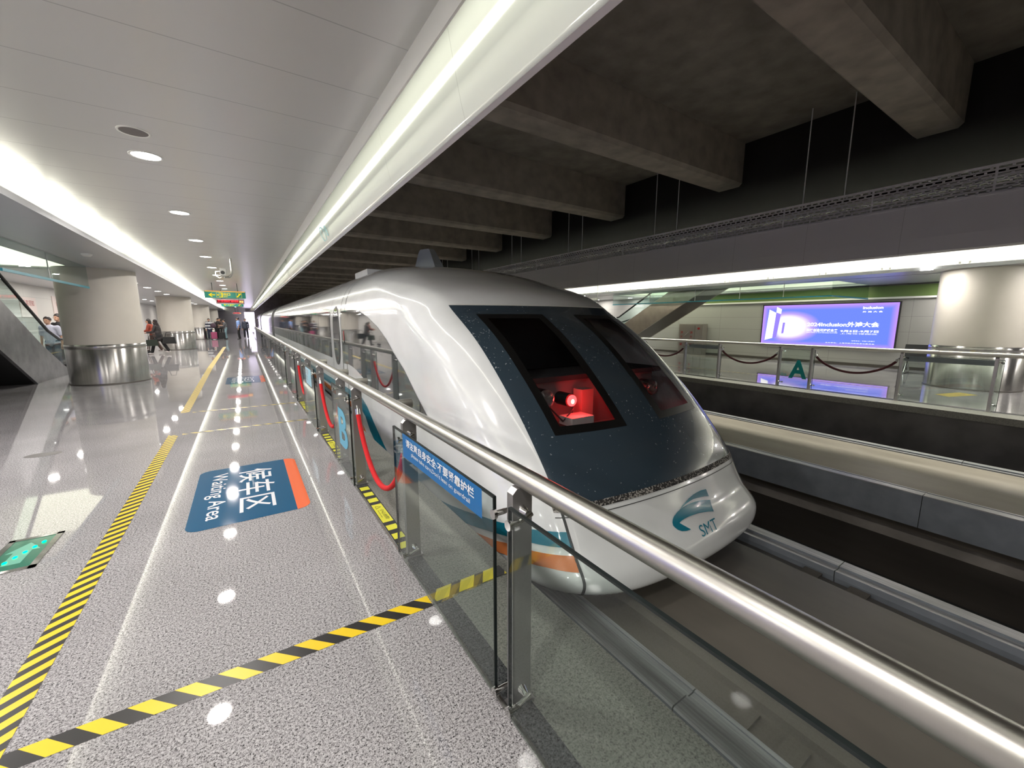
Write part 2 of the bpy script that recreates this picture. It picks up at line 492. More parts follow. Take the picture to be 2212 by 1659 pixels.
# ------------------------------------------------------------------ setting: platforms
def platform(side):
    """side=+1 near platform, -1 the mirrored far one"""
    mx = (lambda x: x) if side > 0 else (lambda x: 11.72 - x)
    zf = 2.86 if side > 0 else 2.78      # lower edge of the fascia
    zs = 2.85 if side > 0 else 2.77      # soffit underside
    tagn = 'near' if side > 0 else 'far'
    xw = -6.3
    m = MB().box((mx(xw), Y0, -0.12), (mx(0.765), Y1, 0)); struct(m.build('floor', M['granite']))
    m = MB().box((mx(0.765), Y0, -0.02), (mx(0.782), Y1, 0.012)); struct(m.build('trim_1', M['steel']))
    m = MB().box((mx(0.782), Y0, -0.12), (mx(0.885), Y1, 0.002)); struct(m.build('trim_2', M['granite_dark']))
    m = MB().box((mx(0.885), Y0, -0.12), (mx(1.345), Y1, 0)); struct(m.build('trim_3', M['slab']))
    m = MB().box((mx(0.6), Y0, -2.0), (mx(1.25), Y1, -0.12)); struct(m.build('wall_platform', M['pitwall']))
    # ceiling with its lip
    vx0, vx1, vy0, vy1 = (-6.0, -3.34, 9.5, 15.0) if side > 0 else (-6.0, -3.34, 5.0, 13.65)
    m = MB().box((mx(-2.25), Y0, ZC), (mx(0.985), Y1, ZC + 0.05)); struct(m.build('ceiling', M['ceil']))
    m = MB().prism([(mx(0.965), 3.25), (mx(0.985), 3.25), (mx(0.985), 3.06), (mx(0.972), 3.06)], 1, Y0, Y1); struct(m.build('trim_4', M['white']))
    # soffit with the escalator void left open
    m = MB()
    m.box((mx(vx1), Y0, zs), (mx(-1.91), Y1, zs + 0.08))
    m.box((mx(xw), Y0, zs), (mx(vx1), vy0, zs + 0.08))
    m.box((mx(xw), vy1, zs), (mx(vx1), Y1, zs + 0.08))
    m.box((mx(xw), vy0, zs), (mx(vx0), vy1, zs + 0.08))
    m.box((mx(-2.945), Y0, zs - 0.006), (mx(-2.93), Y1, zs))
    struct(m.build('ceiling', M['soffit']))
    m = MB().box((mx(-2.30), Y0, zs + 0.08), (mx(-2.33), Y1, ZC + 0.05)); struct(m.build('trim_5', M['white']))
    # well above the void
    m = MB()
    m.box((mx(vx0) , vy0, zs + 0.08), (mx(vx0) - 0.03, vy1, 4.0)); m.box((mx(vx1 + 0.03), vy0, zs + 0.08), (mx(vx1), vy1, 4.0))
    m.box((mx(vx0), vy0, zs + 0.08), (mx(vx1), vy0 + 0.03, 4.0)); m.box((mx(vx0), vy1 - 0.03, zs + 0.08), (mx(vx1), vy1, 4.0))
    struct(m.build('wall_stairwell', M['white']))
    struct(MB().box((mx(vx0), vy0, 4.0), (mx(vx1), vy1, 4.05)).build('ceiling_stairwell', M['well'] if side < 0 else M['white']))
    if side > 0: struct(MB().box((mx(vx0), vy1 - 0.06, zs + 0.06), (mx(vx1), vy1 - 0.03, 3.98)).build('wall_stairwell', M['well_wall']))  # added glowing sheet stands in for the brightly lit end wall
    # fascia: glossy inner face curving up behind the lip, grey outer face towards the tracks
    pin = [(1.33, zf), (1.318, zf + 0.012)] + [(1.315 - 0.20 * t ** 0.85, zf + 0.03 + 1.01 * t) for t in [k / 12 for k in range(13)]]
    pout = [(1.375, zf), (1.40, zf + 0.03), (1.40, zf + 0.28), (1.36, 3.64), (1.34, 3.64)]
    m = MB()
    for i in range(len(pin) - 1):
        a, b = pin[i], pin[i + 1]
        m.add([(mx(a[0]), Y0, a[1]), (mx(a[0]), Y1, a[1]), (mx(b[0]), Y1, b[1]), (mx(b[0]), Y0, b[1])], [(0, 1, 2, 3)], 0, True)
    for i in range(len(pout) - 1):
        a, b = pout[i], pout[i + 1]
        m.add([(mx(a[0]), Y0, a[1]), (mx(a[0]), Y1, a[1]), (mx(b[0]), Y1, b[1]), (mx(b[0]), Y0, b[1])], [(0, 1, 2, 3)], 1)
    m.add([(mx(1.33), Y0, zf), (mx(1.33), Y1, zf), (mx(1.375), Y1, zf), (mx(1.375), Y0, zf)], [(0, 1, 2, 3)], 1)
    struct(m.build('trim_6', [M['fascia_in'], M['fascia_out']], clean=True))
    # lid that closes the void between ceiling and fascia
    m = MB().box((mx(-6.3), Y0, 4.1), (mx(0.5), Y1, 4.2)).box((mx(0.5), Y0, 3.3), (mx(0.4), Y1, 6.2)); struct(m.build('wall_hall', M['void']))  # near-black colour stands in for the dark void behind the grille
    m = MB().box((mx(0.95), Y0, 3.9), (mx(1.33), Y1, 3.93)); struct(m.build('trim_7', M['white']))
    return mx
mxn = platform(1)
mxf = platform(-1)
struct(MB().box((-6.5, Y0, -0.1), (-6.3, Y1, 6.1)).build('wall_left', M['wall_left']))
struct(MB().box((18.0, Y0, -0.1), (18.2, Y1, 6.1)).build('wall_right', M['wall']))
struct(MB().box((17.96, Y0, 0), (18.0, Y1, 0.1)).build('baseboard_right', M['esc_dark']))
m = MB().box((-6.3, 68, 0), (0.35, 68.2, 3.2)); struct(m.build('wall_end', M['wall']))
struct(MB().box((0.2, 69.8, -2), (18, 70, 7)).build('wall_end', M['concrete']))
struct(MB().box((-6.5, Y0 - 0.2, -2), (18.2, Y0, 7)).build('wall_back', M['concrete']))
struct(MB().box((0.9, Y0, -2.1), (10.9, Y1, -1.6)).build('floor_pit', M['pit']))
struct(MB().box((0.5, Y0, 6.1), (11.3, Y1, 6.3)).build('ceiling_hall', M['concrete']))
struct(MB().box((5.9, Y0, -1.6), (6.35, Y1, -1.52)).build('floor_pit_channel', M['black']))

# concrete beams over the tracks, each its own
beam_names = ['over the nose of the train, nearest full beam', 'second from the camera', 'third from the camera', 'fourth from the camera', 'fifth from the camera', 'sixth from the camera']
for k in range(-1, 16):
    yb = 2.45 + 3.92 * k
    m = MB().prism([(yb - 0.34, 6.1), (yb - 0.34, 5.12), (yb - 0.27, 5.05), (yb + 0.27, 5.05), (yb + 0.34, 5.12), (yb + 0.34, 6.1)], 0, 0.6, 11.15)
    o = m.build('concrete_beam', M['concrete_light'])
    lab = 'raw concrete ceiling beam crossing above the tracks'
    if k == 0: lab = 'widest raw concrete ceiling beam, cut by the top edge of the photo'
    elif k == 1: lab = 'raw concrete ceiling beam directly above the train nose, second from the top edge'
    elif k == 2: lab = 'raw concrete ceiling beam third from the top edge of the photo'
    elif k < 0: lab = 'raw concrete ceiling beam overhead behind the widest one'
    else: lab = 'raw concrete ceiling beam in the dark row receding behind the train antenna'
    tag(o, lab, 'beam', 'concrete beams over the tracks')
# hanger rods for the far fascia
for k in range(14):
    for dx, dy in ((10.62, 0.0), (10.62, 0.75)):
        yy = 3.6 + 3.92 * k + dy
        o = MB().tube([(dx, yy, 4.05), (dx, yy, 6.1)], 0.012, 6).build('hanger_rod', M['fascia_out'])
        tag(o, 'thin steel rod hanging from the concrete ceiling to the far perforated grille', 'rod', 'hanger rods of the far fascia')

# perforated grille on the far fascia (and its twin on the near one, out of sight)
def grille():
    m = MB(); fl = []
    x = 10.36
    z0, z1 = 3.64, 4.08
    y = Y0
    pw = 1.55
    nrow = 7
    h = (z1 - z0 - 0.04) / nrow
    while y < 46:
        for r in range(nrow + 1):
            zz = z0 + 0.02 + r * h
            m.box((x, y, zz - 0.012), (x + 0.012, y + pw, zz + 0.012))
        for r in range(nrow):
            zz = z0 + 0.02 + r * h
            off = 0.06 * (r % 2)
            n = int(pw / 0.12)
            for c in range(n):
                yy = y + 0.06 + c * 0.12 + off
                if yy < y + pw - 0.02: m.box((x, yy - 0.016, zz), (x + 0.012, yy + 0.016, zz + h))
        fl.append(y)
        y += pw
    m2 = MB().box((x - 0.01, Y0, z0 - 0.02), (x + 0.03, Y1, z0 + 0.012)).box((x - 0.01, Y0, z1 - 0.012), (x + 0.03, Y1, z1 + 0.012))
    root = thing('ventilation_grille', (x, 0, z0), 'long perforated grey grille running above the far fascia', 'grille')
    m.build('perforated_sheet', M['fascia_out'], root, fixn=False)
    for y in fl: MB().box((x - 0.004, y - 0.015, z0), (x + 0.02, y + 0.015, z1)).build('mullion', M['fascia_out'], root)
    m2.build('frame', M['fascia_out'], root)
grille()

# ------------------------------------------------------------------ columns
def column(x, y, r, zt, label, dup=None):
    if dup is None:
        root = thing('round_column', (x, y, 0), label, 'column', 'round clad columns on the platforms')
        MB().lathe((x, y, 0), [(r, 1.0), (r, zt)], 72).build('shaft', M['cream'], root)
        MB().lathe((x, y, 0), [(r + 0.012, 0.02), (r + 0.012, 0.88), (r + 0.004, 0.885), (r + 0.004, 0.895), (r + 0.012, 0.90), (r + 0.012, 1.0), (r - 0.02, 1.0)], 72).build('steel_cladding', M['steel'], root)
        MB().lathe((x, y, 0), [(r + 0.02, 0.0), (r + 0.02, 0.025), (r, 0.03)], 72).build('base_ring', M['esc_dark'], root)
        return root
    c = copy_tree(dup); c.location = (x, y, 0); c['label'] = label
    return c
cn = column(-3.03, 14.65, 0.755, 2.87, 'large cream round column with steel base nearest the camera, by the escalator')
labs = ['cream round column behind the two walking women', 'cream round column beside the standing group with suitcases',
        'distant cream round column just behind the standing group', 'farthest cream round column down the left platform']
for i, l in enumerate(labs):
    column(-3.1, 14.65 + 14.4 * (i + 1), 0, 0, l, cn)
cf = column(14.65, 1.95, 0.80, 2.80, 'large cream round column at the right edge on the far platform')
column(14.65, 16.4, 0, 0, 'cream round column on the far platform hidden partly by the train roof', cf)

# ------------------------------------------------------------------ guideways
def guideway(x0, x1, mirror, label, pale):
    """T-shaped girders in 3 m steel-flanked sections; x0/x1 outer edges"""
    root = thing('maglev_guideway', ((x0 + x1) / 2, 0, -1.6), label, 'guideway', 'concrete guideways')
    w = 0.24
    rails = MB(); flank = MB(); deck = MB()
    # flange/guide rails, cut in sections
    ys = [1.19 + 6.2 * k for k in range(-1, 12)]
    ys = [Y0] + [y for y in ys if y > Y0] + [Y1]
    for xa, xb in ((x0, x0 + w), (x1, x1 - w)):
        r = MB(); s = 1 if xb > xa else -1
        for a, b in zip(ys[:-1], ys[1:]):
            a2, b2 = a + 0.004, b - 0.004
            r.prism([(xa, ZG - 0.45), (xa, ZG - 0.01), (xa + 0.01 * s, ZG), (xb - 0.1 * s, ZG), (xb - 0.1 * s, ZG - 0.02), (xb - 0.03 * s, ZG - 0.02), (xb - 0.03 * s, ZG - 0.012), (xb, ZG - 0.012), (xb, ZG - 0.07), (xa + 0.12 * s, ZG - 0.45)], 1, a2, b2)
        o = r.build('guide_rail', M['girder_top'], root)
        o.data.materials.append(M['girder'])
        for p in o.data.polygons:
            if abs(p.normal.x) > 0.8: p.material_index = 1
    dz = ZG - 0.075
    if pale:
        xa, xb = x0 + w + 0.06, x1 - w - 0.035
        pts = [(xa, ZG - 0.13), (xa + 0.03, ZG - 0.10)] + [(xa + 0.08 + 0.92 * k / 5, ZG - 0.085 + 0.10 * math.sin(k / 5 * PI / 2)) for k in range(6)] + [(xb - 0.12, ZG + 0.0), (xb - 0.03, ZG - 0.015), (xb, ZG - 0.04)]
        deck.prism(pts + [(x1 - w - 0.07, -1.3), (x0 + w + 0.07, -1.3)], 1, Y0, Y1, 0, True)
        deck.build('girder_deck', M['deck_pale'], root)
    else:
        deck.prism([(x0 + w + 0.28, dz + 0.02), (x0 + w + 0.33, dz + 0.035), (x1 - w - 0.2, dz + 0.035), (x1 - w - 0.14, dz), (x1 - w - 0.02, dz - 0.03), (x1 - w - 0.02, -1.25), (x0 + w + 0.0, -1.25), (x0 + w, dz - 0.03), (x0 + w + 0.27, dz - 0.03)], 1, Y0, Y1)
        deck.build('girder_deck', M['deck'], root)
        for yy in (0.72, 0.98, 7.1, 7.35):
            MB().box((x0 + w + 0.03, yy - 0.07, dz - 0.03), (x0 + w + 0.22, yy + 0.05, dz - 0.005)).build('anchor_block', M['deck'], root)
        for yy in (1.0, 1.35, 7.2, 7.5):
            MB().box((x1 - w - 0.16, yy - 0.08, dz - 0.03), (x1 - w - 0.02, yy + 0.06, dz + 0.0)).build('anchor_block', M['deck'], root)
    MB().box(((x0 + x1) / 2 - 0.6, Y0, -1.6), ((x0 + x1) / 2 + 0.6, Y1, -1.2)).build('girder_web', M['concrete'], root)
    return root
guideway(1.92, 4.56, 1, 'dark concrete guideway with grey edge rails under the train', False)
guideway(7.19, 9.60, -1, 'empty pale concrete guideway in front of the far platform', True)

# ------------------------------------------------------------------ the train
ZK = np.array([-.95, -.8, -.6, -.35, 0, .5, 1.0, 1.4, 1.7, 2.0, 2.3, 2.5, 2.65, 2.76])
YK = np.array([2.533, 2.077, 2.017, 2.221, 2.428, 2.828, 3.341, 3.85, 4.361, 4.884, 5.946, 6.756, 7.548, 8.214])
ZT, Z1, NE, ZB, NB, FT, TP, RR0, RR1, KC0, KC1 = 2.757, 1.466, 2.798, -.888, 2.77, .946, 1.448, .496, -.095, .072, .053
S = 0.9028; XC = 3.25
def pchip(x, xk, yk):
    h = np.diff(xk); d = np.diff(yk) / h; m = np.zeros_like(yk)
    m[1:-1] = (d[:-1] + d[1:]) / 2; m[0] = d[0]; m[-1] = d[-1]
    x = np.clip(x, xk[0] - .3, xk[-1] + .2)
    i = np.clip(np.searchsorted(xk, x) - 1, 0, len(xk) - 2); t = (x - xk[i]) / h[i]; tt = np.clip(t, 0, 1)
    r = (2 * tt**3 - 3 * tt**2 + 1) * yk[i] + (tt**3 - 2 * tt**2 + tt) * h[i] * m[i] + (-2 * tt**3 + 3 * tt**2) * yk[i + 1] + (tt**3 - tt**2) * h[i] * m[i + 1]
    return r + np.where(t < 0, m[0] * h[0] * t, 0) + np.where(t > 1, m[-1] * h[-1] * (t - 1), 0)
def G(x, y, z):
    """implicit hull: negative inside. x measured from the centre plane"""
    x = np.abs(x)
    tap = 1 - (1 - FT) * np.clip((9.4 - y) / 7.2, 0, 1.2) ** TP
    w = 1.85 * tap; a = x / w
    up = np.maximum((z - Z1) / (ZT - Z1), 0); lo = np.maximum((-.5 - z) / (-.5 - ZB), 0)
    ru = (a**NE + up**NE) ** (1 / NE) - 1; rl = (a**NB + lo**NB) ** (1 / NB) - 1
    A = np.where(z > Z1, ru, np.where(z < -.5, rl, a - 1)) * 1.5
    yf = pchip(z, ZK, YK); e = .02
    sl = (pchip(z + e, ZK, YK) - pchip(z - e, ZK, YK)) / (2 * e)
    k = KC0 + KC1 * np.clip(z, 0, 2.8)
    B = (yf + k * x * x - y) / np.sqrt(1 + np.clip(sl, -6, 6) ** 2)
    r = np.maximum(RR0 + RR1 * np.clip(z, 0, 2.8), .05)
    a2 = np.maximum(A + r, 0); b2 = np.maximum(B + r, 0)
    return np.sqrt(a2 * a2 + b2 * b2) + np.minimum(np.maximum(A, B) + r, 0) - r
def bisect(f, a, b, n=40):
    """f(a)<0<f(b) elementwise"""
    for _ in range(n):
        c = (a + b) / 2; ins = f(c) < 0
        a = np.where(ins, c, a); b = np.where(ins, b, c)
    return (a + b) / 2
def grad(x, y, z, e=2e-3):
    g = np.stack([G(x + e, y, z) - G(x - e, y, z), G(x, y + e, z) - G(x, y - e, z), G(x, y, z + e) - G(x, y, z - e)], -1)
    return g / np.maximum(np.linalg.norm(g, axis=-1, keepdims=True), 1e-9)
def W3(x, y, z):
    """hull space -> world"""
    return np.stack([XC + x * S, y * S, HC + (z - HC) * S], -1)
def side_x(y, z):
    y, z = np.broadcast_arrays(np.asarray(y, float), np.asarray(z, float))
    return bisect(lambda x: G(x, y, z), np.zeros_like(y), np.full_like(y, 2.2))
def front_y(x, z):
    x, z = np.broadcast_arrays(np.asarray(x, float), np.asarray(z, float))
    return bisect(lambda y: G(x, y, z), np.full_like(x, 9.3), np.full_like(x, 1.5))
def grid_faces(n, m):
    return [(i * m + j, (i + 1) * m + j, (i + 1) * m + j + 1, i * m + j + 1) for i in range(n - 1) for j in range(m - 1)]
def side_patch(mb, ys, zt, zb, off=0.004, n=10, sides=(-1,), mi=0):
    """strip on the flank: for every y a run from zb(y) to zt(y)"""
    ys = np.asarray(ys, float); zt = np.asarray(zt, float); zb = np.asarray(zb, float)
    t = np.linspace(0, 1, n)
    Z = zb[:, None] + (zt - zb)[:, None] * t[None]; Y = np.repeat(ys[:, None], n, 1)
    X = side_x(Y, Z)
    g = grad(X, Y, Z)
    for s in sides:
        P = W3(s * (X + g[..., 0] * off), Y + g[..., 1] * off, Z + g[..., 2] * off)
        mb.add(P.reshape(-1, 3), grid_faces(len(ys), n), mi, True)
    return mb
def front_patch(mb, xs, zs, off=0.005, skip=None, mi=0):
    xs = np.asarray(xs, float); zs = np.asarray(zs, float)
    Xg, Zg = np.meshgrid(xs, zs, indexing='ij')
    Yg = front_y(Xg, Zg); g = grad(np.abs(Xg), Yg, Zg); sx = np.where(Xg < 0, -1, 1)
    P = W3(Xg + g[..., 0] * sx * off, Yg + g[..., 1] * off, Zg + g[..., 2] * off)
    fs = grid_faces(len(xs), len(zs))
    if skip is not None:
        m = len(zs)
        fs = [f for f in fs if not skip((xs[f[0] // m] + xs[f[1] // m]) / 2, (zs[f[0] % m] + zs[f[2] % m]) / 2)]
    mb.add(P.reshape(-1, 3), fs, mi, True)
    return mb

train = thing('maglev_train', (XC, 9.0, ZG), 'long white maglev train with dark twin windscreen standing at the platform', 'train')

# hull of the nose: rays cast from the axis
NT, NP = 230, 240
th = (np.linspace(0, 1, NT) ** 1.0) * PI / 2
ph = np.linspace(0, 2 * PI, NP, endpoint=False)
TH, PH = np.meshgrid(th, ph, indexing='ij')
DX, DY, DZ = np.sin(TH) * np.cos(PH), -3.6 * np.cos(TH), np.sin(TH) * np.sin(PH)
A0 = np.array([0.0, 9.4, 0.35])
R = bisect(lambda r: G(DX * r, A0[1] + DY * r, A0[2] + DZ * r), np.zeros_like(TH), np.full_like(TH, 3.3), 45)
HX, HY, HZ = DX * R, A0[1] + DY * R, A0[2] + DZ * R
hull_f = []
for i in range(NT - 1):
    for j in range(NP):
        k = (j + 1) % NP
        cx = (HX[i, j] + HX[i + 1, k]) / 2; cy = (HY[i, j] + HY[i + 1, k]) / 2; cz = (HZ[i, j] + HZ[i + 1, k]) / 2
        if cy < 5.4 and abs(cx) < 1.33 and 0.06 < cz < 1.72: continue   # opening behind the windscreen panel
        hull_f.append((i * NP + j, i * NP + k, (i + 1) * NP + k, (i + 1) * NP + j))
P = W3(HX, HY, HZ).reshape(-1, 3)
ring = P.reshape(NT, NP, 3)[-1]
mb = MB().add(P, hull_f, 0, True)
mb.build('nose_shell', M['train'], train, fixn=False)
# rear bodies: the same section carried down the line, with black gangway rings between cars
def body_section(y0, y1, name, mt, grow=0.0):
    r0 = ring.copy(); r1 = ring.copy()
    if grow:
        c = ring.mean(0); r0 = c + (ring - c) * (1 + grow); r1 = r0.copy()
    r0[:, 1] = y0; r1[:, 1] = y1
    m = MB().add(np.vstack([r0, r1]), [(j, (j + 1) % NP, (j + 1) % NP + NP, j + NP) for j in range(NP)], 0, True)
    if grow <= 0:
        return m.build(name, mt, train, fixn=False)
    rr = [c * 1 for c in (r0, r1)]
    m.add(np.vstack([r0, ring * [1, 0, 1] + [0, y0, 0]]), [(j, (j + 1) % NP, (j + 1) % NP + NP, j + NP) for j in range(NP)])
    return m.build(name, mt, train, fixn=False)
yj1 = 29.5; yj2 = 51.0
body_section(ring[0, 1], yj1, 'car_body', M['train'])
body_section(yj1 + 1.7, yj2, 'car_body', M['train'])
body_section(yj2 + 1.7, 68.0, 'car_body', M['train'])
for yj in (yj1, yj2):
    body_section(yj, yj + 0.55, 'gangway_bellows', M['rubber'], 0.012)
    body_section(yj + 0.55, yj + 1.15, 'gangway_ring', M['train'], 0.0)
    body_section(yj + 1.15, yj + 1.7, 'gangway_bellows', M['rubber'], 0.012)

# windscreen surround with two openings
xa = [-1.395, -1.375, -1.33] + list(np.linspace(-1.26, -1.16, 4)) + list(np.linspace(-1.13, -0.30, 12)) + list(np.linspace(-0.25, 0.25, 8)) + list(np.linspace(0.30, 1.13, 12)) + list(np.linspace(1.16, 1.26, 4)) + [1.33, 1.375, 1.395]
za = list(np.linspace(-0.035, 0.46, 14)) + [0.505] + list(np.linspace(0.54, 1.61, 24)) + [1.645] + list(np.linspace(1.68, 1.785, 5))
inwin = lambda x, z: (0.30 < abs(x) < 1.13) and (0.505 < z < 1.645)
wp = front_patch(MB(), xa, za, 0.006, inwin).build('windscreen_surround', M['train_dark'], train, fixn=False)
def frame_window(s):
    # black frame: outer (0.27..1.155, 0.483..1.67) inner (0.385..1.06, 0.55..1.615)
    xs = list(np.linspace(0.272, 0.385, 4)) + list(np.linspace(0.42, 1.03, 12)) + list(np.linspace(1.063, 1.157, 4))
    zs = list(np.linspace(0.483, 0.55, 3)) + list(np.linspace(0.6, 1.58, 20)) + list(np.linspace(1.616, 1.67, 3))
    xs = [s * x for x in xs]
    inn = lambda x, z: 0.385 < abs(x) < 1.063 and 0.55 < z < 1.616
    f = front_patch(MB(), xs, zs, 0.009, inn).build('window_frame', M['frame_black'], train, fixn=False)
    xs2 = [s * x for x in np.linspace(0.37, 1.075, 14)]; zs2 = np.linspace(0.535, 1.63, 22)
    front_patch(MB(), xs2, zs2, 0.002).build('window_pane', M['cab_glass'], f, fixn=False)
frame_window(-1); frame_window(1)
# pale lip above the windscreen, grimy seal and nose seam below it
front_patch(MB(), np.linspace(-1.38, 1.38, 60), [1.787, 1.800], 0.007).build('windscreen_lip', M['white'], train, fixn=False)
front_patch(MB(), np.linspace(-1.45, 1.45, 70), [-0.085, -0.06, -0.034], 0.006).build('lower_seal', M['grime'], train, fixn=False)
front_patch(MB(), np.linspace(-1.45, 1.45, 70), [-0.128, -0.121], 0.004).build('nose_seam', M['seam'], train, fixn=False)
# seam that runs down the cheek of the nose
zz = np.array([-0.86, -0.80, -0.667, -0.572, -0.474, -0.347, -0.165, -0.03]); xx = np.array([-1.30, -1.38, -1.418, -1.410, -1.399, -1.386, -1.386, -1.39])
zi = np.linspace(-0.84, -0.03, 26); xi = np.interp(zi, zz, xx)
for sgn in (1, -1):
    Xg = np.stack([xi - 0.011, xi + 0.011], 1); Zg = np.repeat(zi[:, None], 2, 1); Yg = front_y(Xg, Zg); g = grad(np.abs(Xg), Yg, Zg)
    m = MB().add(W3(sgn * (Xg - g[..., 0] * 0.004), Yg + g[..., 1] * 0.004, Zg + g[..., 2] * 0.004).reshape(-1, 3), grid_faces(len(zi), 2), 0, True)
    m.build('cheek_seam', M['seam'], train, fixn=False)

# livery stripes
def livery(pts_t, pts_b, name, mt, nsamp=60, sides=(-1, 1)):
    yt, zt = zip(*sorted(pts_t)); yb, zb = zip(*sorted(pts_b))
    y0 = max(yt[0], yb[0]); y1 = min(yt[-1], yb[-1])
    ys = np.linspace(y0, y1, nsamp)
    for sd in sides: side_patch(MB(), ys, np.interp(ys, yt, zt), np.interp(ys, yb, zb), 0.004, 6, (sd,)).build(name, mt, train, fixn=False)
def ruled(top, bot, name, mt, n=60, m=6):
    def samp(pl):
        pl = np.array(pl, float); d = np.concatenate([[0], np.cumsum(np.linalg.norm(np.diff(pl, axis=0), axis=1))]); t = np.linspace(0, d[-1], n)
        return np.interp(t, d, pl[:, 0]), np.interp(t, d, pl[:, 1])
    ya, za = samp(top); yb_, zb_ = samp(bot); t = np.linspace(0, 1, m)
    Yg = yb_[:, None] + (ya - yb_)[:, None] * t; Zg = zb_[:, None] + (za - zb_)[:, None] * t
    X = side_x(Yg, Zg); g = grad(X, Yg, Zg)
    for sd in (-1, 1):
        MB().add(W3(sd * (X + g[..., 0] * 0.004), Yg + g[..., 1] * 0.004, Zg + g[..., 2] * 0.004).reshape(-1, 3), grid_faces(n, m), 0, True).build(name, mt, train, fixn=False)
ruled([(4.9, -0.70), (4.319, -0.553), (4.032, -0.504), (3.667, -.425), (3.339, -.342), (3.059, -.275), (2.924, -.246), (2.706, -.231), (2.575, -.229), (2.473, -.233)],
       [(4.9, -.85), (4.3, -.72), (3.717, -.579), (3.342, -.481), (3.061, -.399), (2.916, -.364), (2.682, -.342), (2.54, -.345), (2.404, -.35)], 'teal_stripe', M['stripe_teal'])
ruled([(4.2, -.78), (3.417, -.567), (3.061, -.475), (2.915, -.432), (2.673, -.409), (2.522, -.405), (2.37, -.403)],
       [(4.2, -.9), (3.6, -.74), (3.13, -.615), (2.895, -.536), (2.631, -.507), (2.476, -.5), (2.282, -.506)], 'orange_stripe', M['stripe_orange'])
for a, b in ((9.4, 32.6), (34.6, 56.4), (58.5, 75.0)):
    livery([(a, .162), (b, .162)], [(a, -.02), (b, -.02)], 'teal_stripe', M['stripe_teal'], 2)
    livery([(a, -.08), (b, -.08)], [(a, -.20), (b, -.20)], 'orange_stripe', M['stripe_orange'], 2)
livery([(9.38, .162), (8.4, .17), (7.884, .158), (7.5, .04), (7.106, -.175), (6.786, -.326), (6.3, -.55), (5.9, -.78)],
       [(9.38, -.02), (8.6, -.0), (8.128, -.03), (7.655, -.185), (7.377, -.39), (7.0, -.55), (6.6, -.75), (6.2, -.88), (5.9, -.89)], 'teal_stripe', M['stripe_teal'])
livery([(9.38, -.08), (8.6, -.09), (8.2, -.2), (7.8, -.42), (7.3, -.7)], [(9.38, -.2), (8.7, -.21), (8.3, -.33), (7.9, -.55), (7.3, -.85)], 'orange_stripe', M['stripe_orange'])
# dark lower sill line behind the platform edge
livery([(8.6, -.30), (75, -.30)], [(8.6, -.36), (75, -.36)], 'sill_line', M['black'], 2)

# side glazing: curved cab window, ribbon windows, oval door window
yt = [4.563, 4.809, 5.058, 5.406, 5.802, 6.128, 6.553, 7.12, 7.724, 8.2, 8.539, 9.064, 9.3]
zt = [0.388, 0.536, 0.691, 0.925, 1.121, 1.309, 1.489, 1.652, 1.763, 1.79, 1.795, 1.792, 1.79]
yb = [4.563, 5.2, 5.9, 6.5, 6.8, 7.134, 7.595, 8.145, 8.5, 8.789, 9.3]
zb = [0.386, 0.32, 0.26, 0.25, 0.27, 0.371, 0.541, 0.647, 0.685, 0.698, 0.678]
ys = np.concatenate([np.linspace(4.563, 9.0, 60), np.linspace(9.02, 9.3, 4)])
for sd in (-1, 1): side_patch(MB(), ys, np.interp(ys, yt, zt), np.interp(ys, yb, zb), 0.006, 14, (sd,)).build('side_cab_window', M['train_glass'], train, fixn=False)
for k, (a, b) in enumerate(((10.62, 32.4), (34.9, 56.2), (58.7, 75))):
    n = 12 if k == 0 else 10
    step = (b - a) / n
    for q in range(n):
        y0 = a + q * step; ys = np.linspace(y0 + 0.012, y0 + step - 0.012, 3)
        side_patch(MB(), ys, np.full(3, 1.80), np.full(3, 0.70), 0.006, 12, (-1,)).build('side_window', M['train_glass'], train, fixn=False)
def oval(mb, yc, zc, a, b, off, inner=None, n=72):
    t = np.linspace(0, 2 * PI, n, endpoint=False)
    se = lambda v, e: np.sign(v) * np.abs(v) ** e
    Y = yc + a * se(np.cos(t), 0.8); Z = zc + b * se(np.sin(t), 0.9)
    if inner:
        Yi = yc + inner[0] * se(np.cos(t), 0.8); Zi = zc + inner[1] * se(np.sin(t), 0.9)
        YY = np.stack([Y, Yi]); ZZ = np.stack([Z, Zi])
        X = side_x(YY, ZZ)
        mb.add(W3(-(X + off), YY, ZZ).reshape(-1, 3), [(j, (j + 1) % n, (j + 1) % n + n, j + n) for j in range(n)], 0, True)
    else:
        rs = np.linspace(0, 1, 9)
        YY = yc + np.outer(rs, Y - yc); ZZ = zc + np.outer(rs, Z - zc); X = side_x(YY, ZZ)
        mb.add(W3(-(X + off), YY, ZZ).reshape(-1, 3), [(i * n + j, i * n + (j + 1) % n, (i + 1) * n + (j + 1) % n, (i + 1) * n + j) for i in range(8) for j in range(n)], 0, True)
    return mb
def seam_line(mb, y, z0, z1, w=0.018, n=30, off=0.005):
    zs = np.linspace(z0, z1, n)
    Z = np.repeat(zs[:, None], 2, 1); Y = np.stack([np.full(n, y - w / 2), np.full(n, y + w / 2)], 1); X = side_x(Y, Z)
    g = grad(X, Y, Z)
    mb.add(W3(-(X + g[..., 0] * off), Y, Z + g[..., 2] * off).reshape(-1, 3), grid_faces(n, 2), 0, True)
door = MB()
seam_line(door, 10.48, -0.1, 2.3, 0.02); seam_line(door, 9.36, -0.1, 2.3, 0.02)
seam_line(door, 8.95, -0.3, 2.70, 0.03); seam_line(door, 9.33, -0.3, 2.70, 0.016)
door.build('door_seam', M['seam'], train, fixn=False)
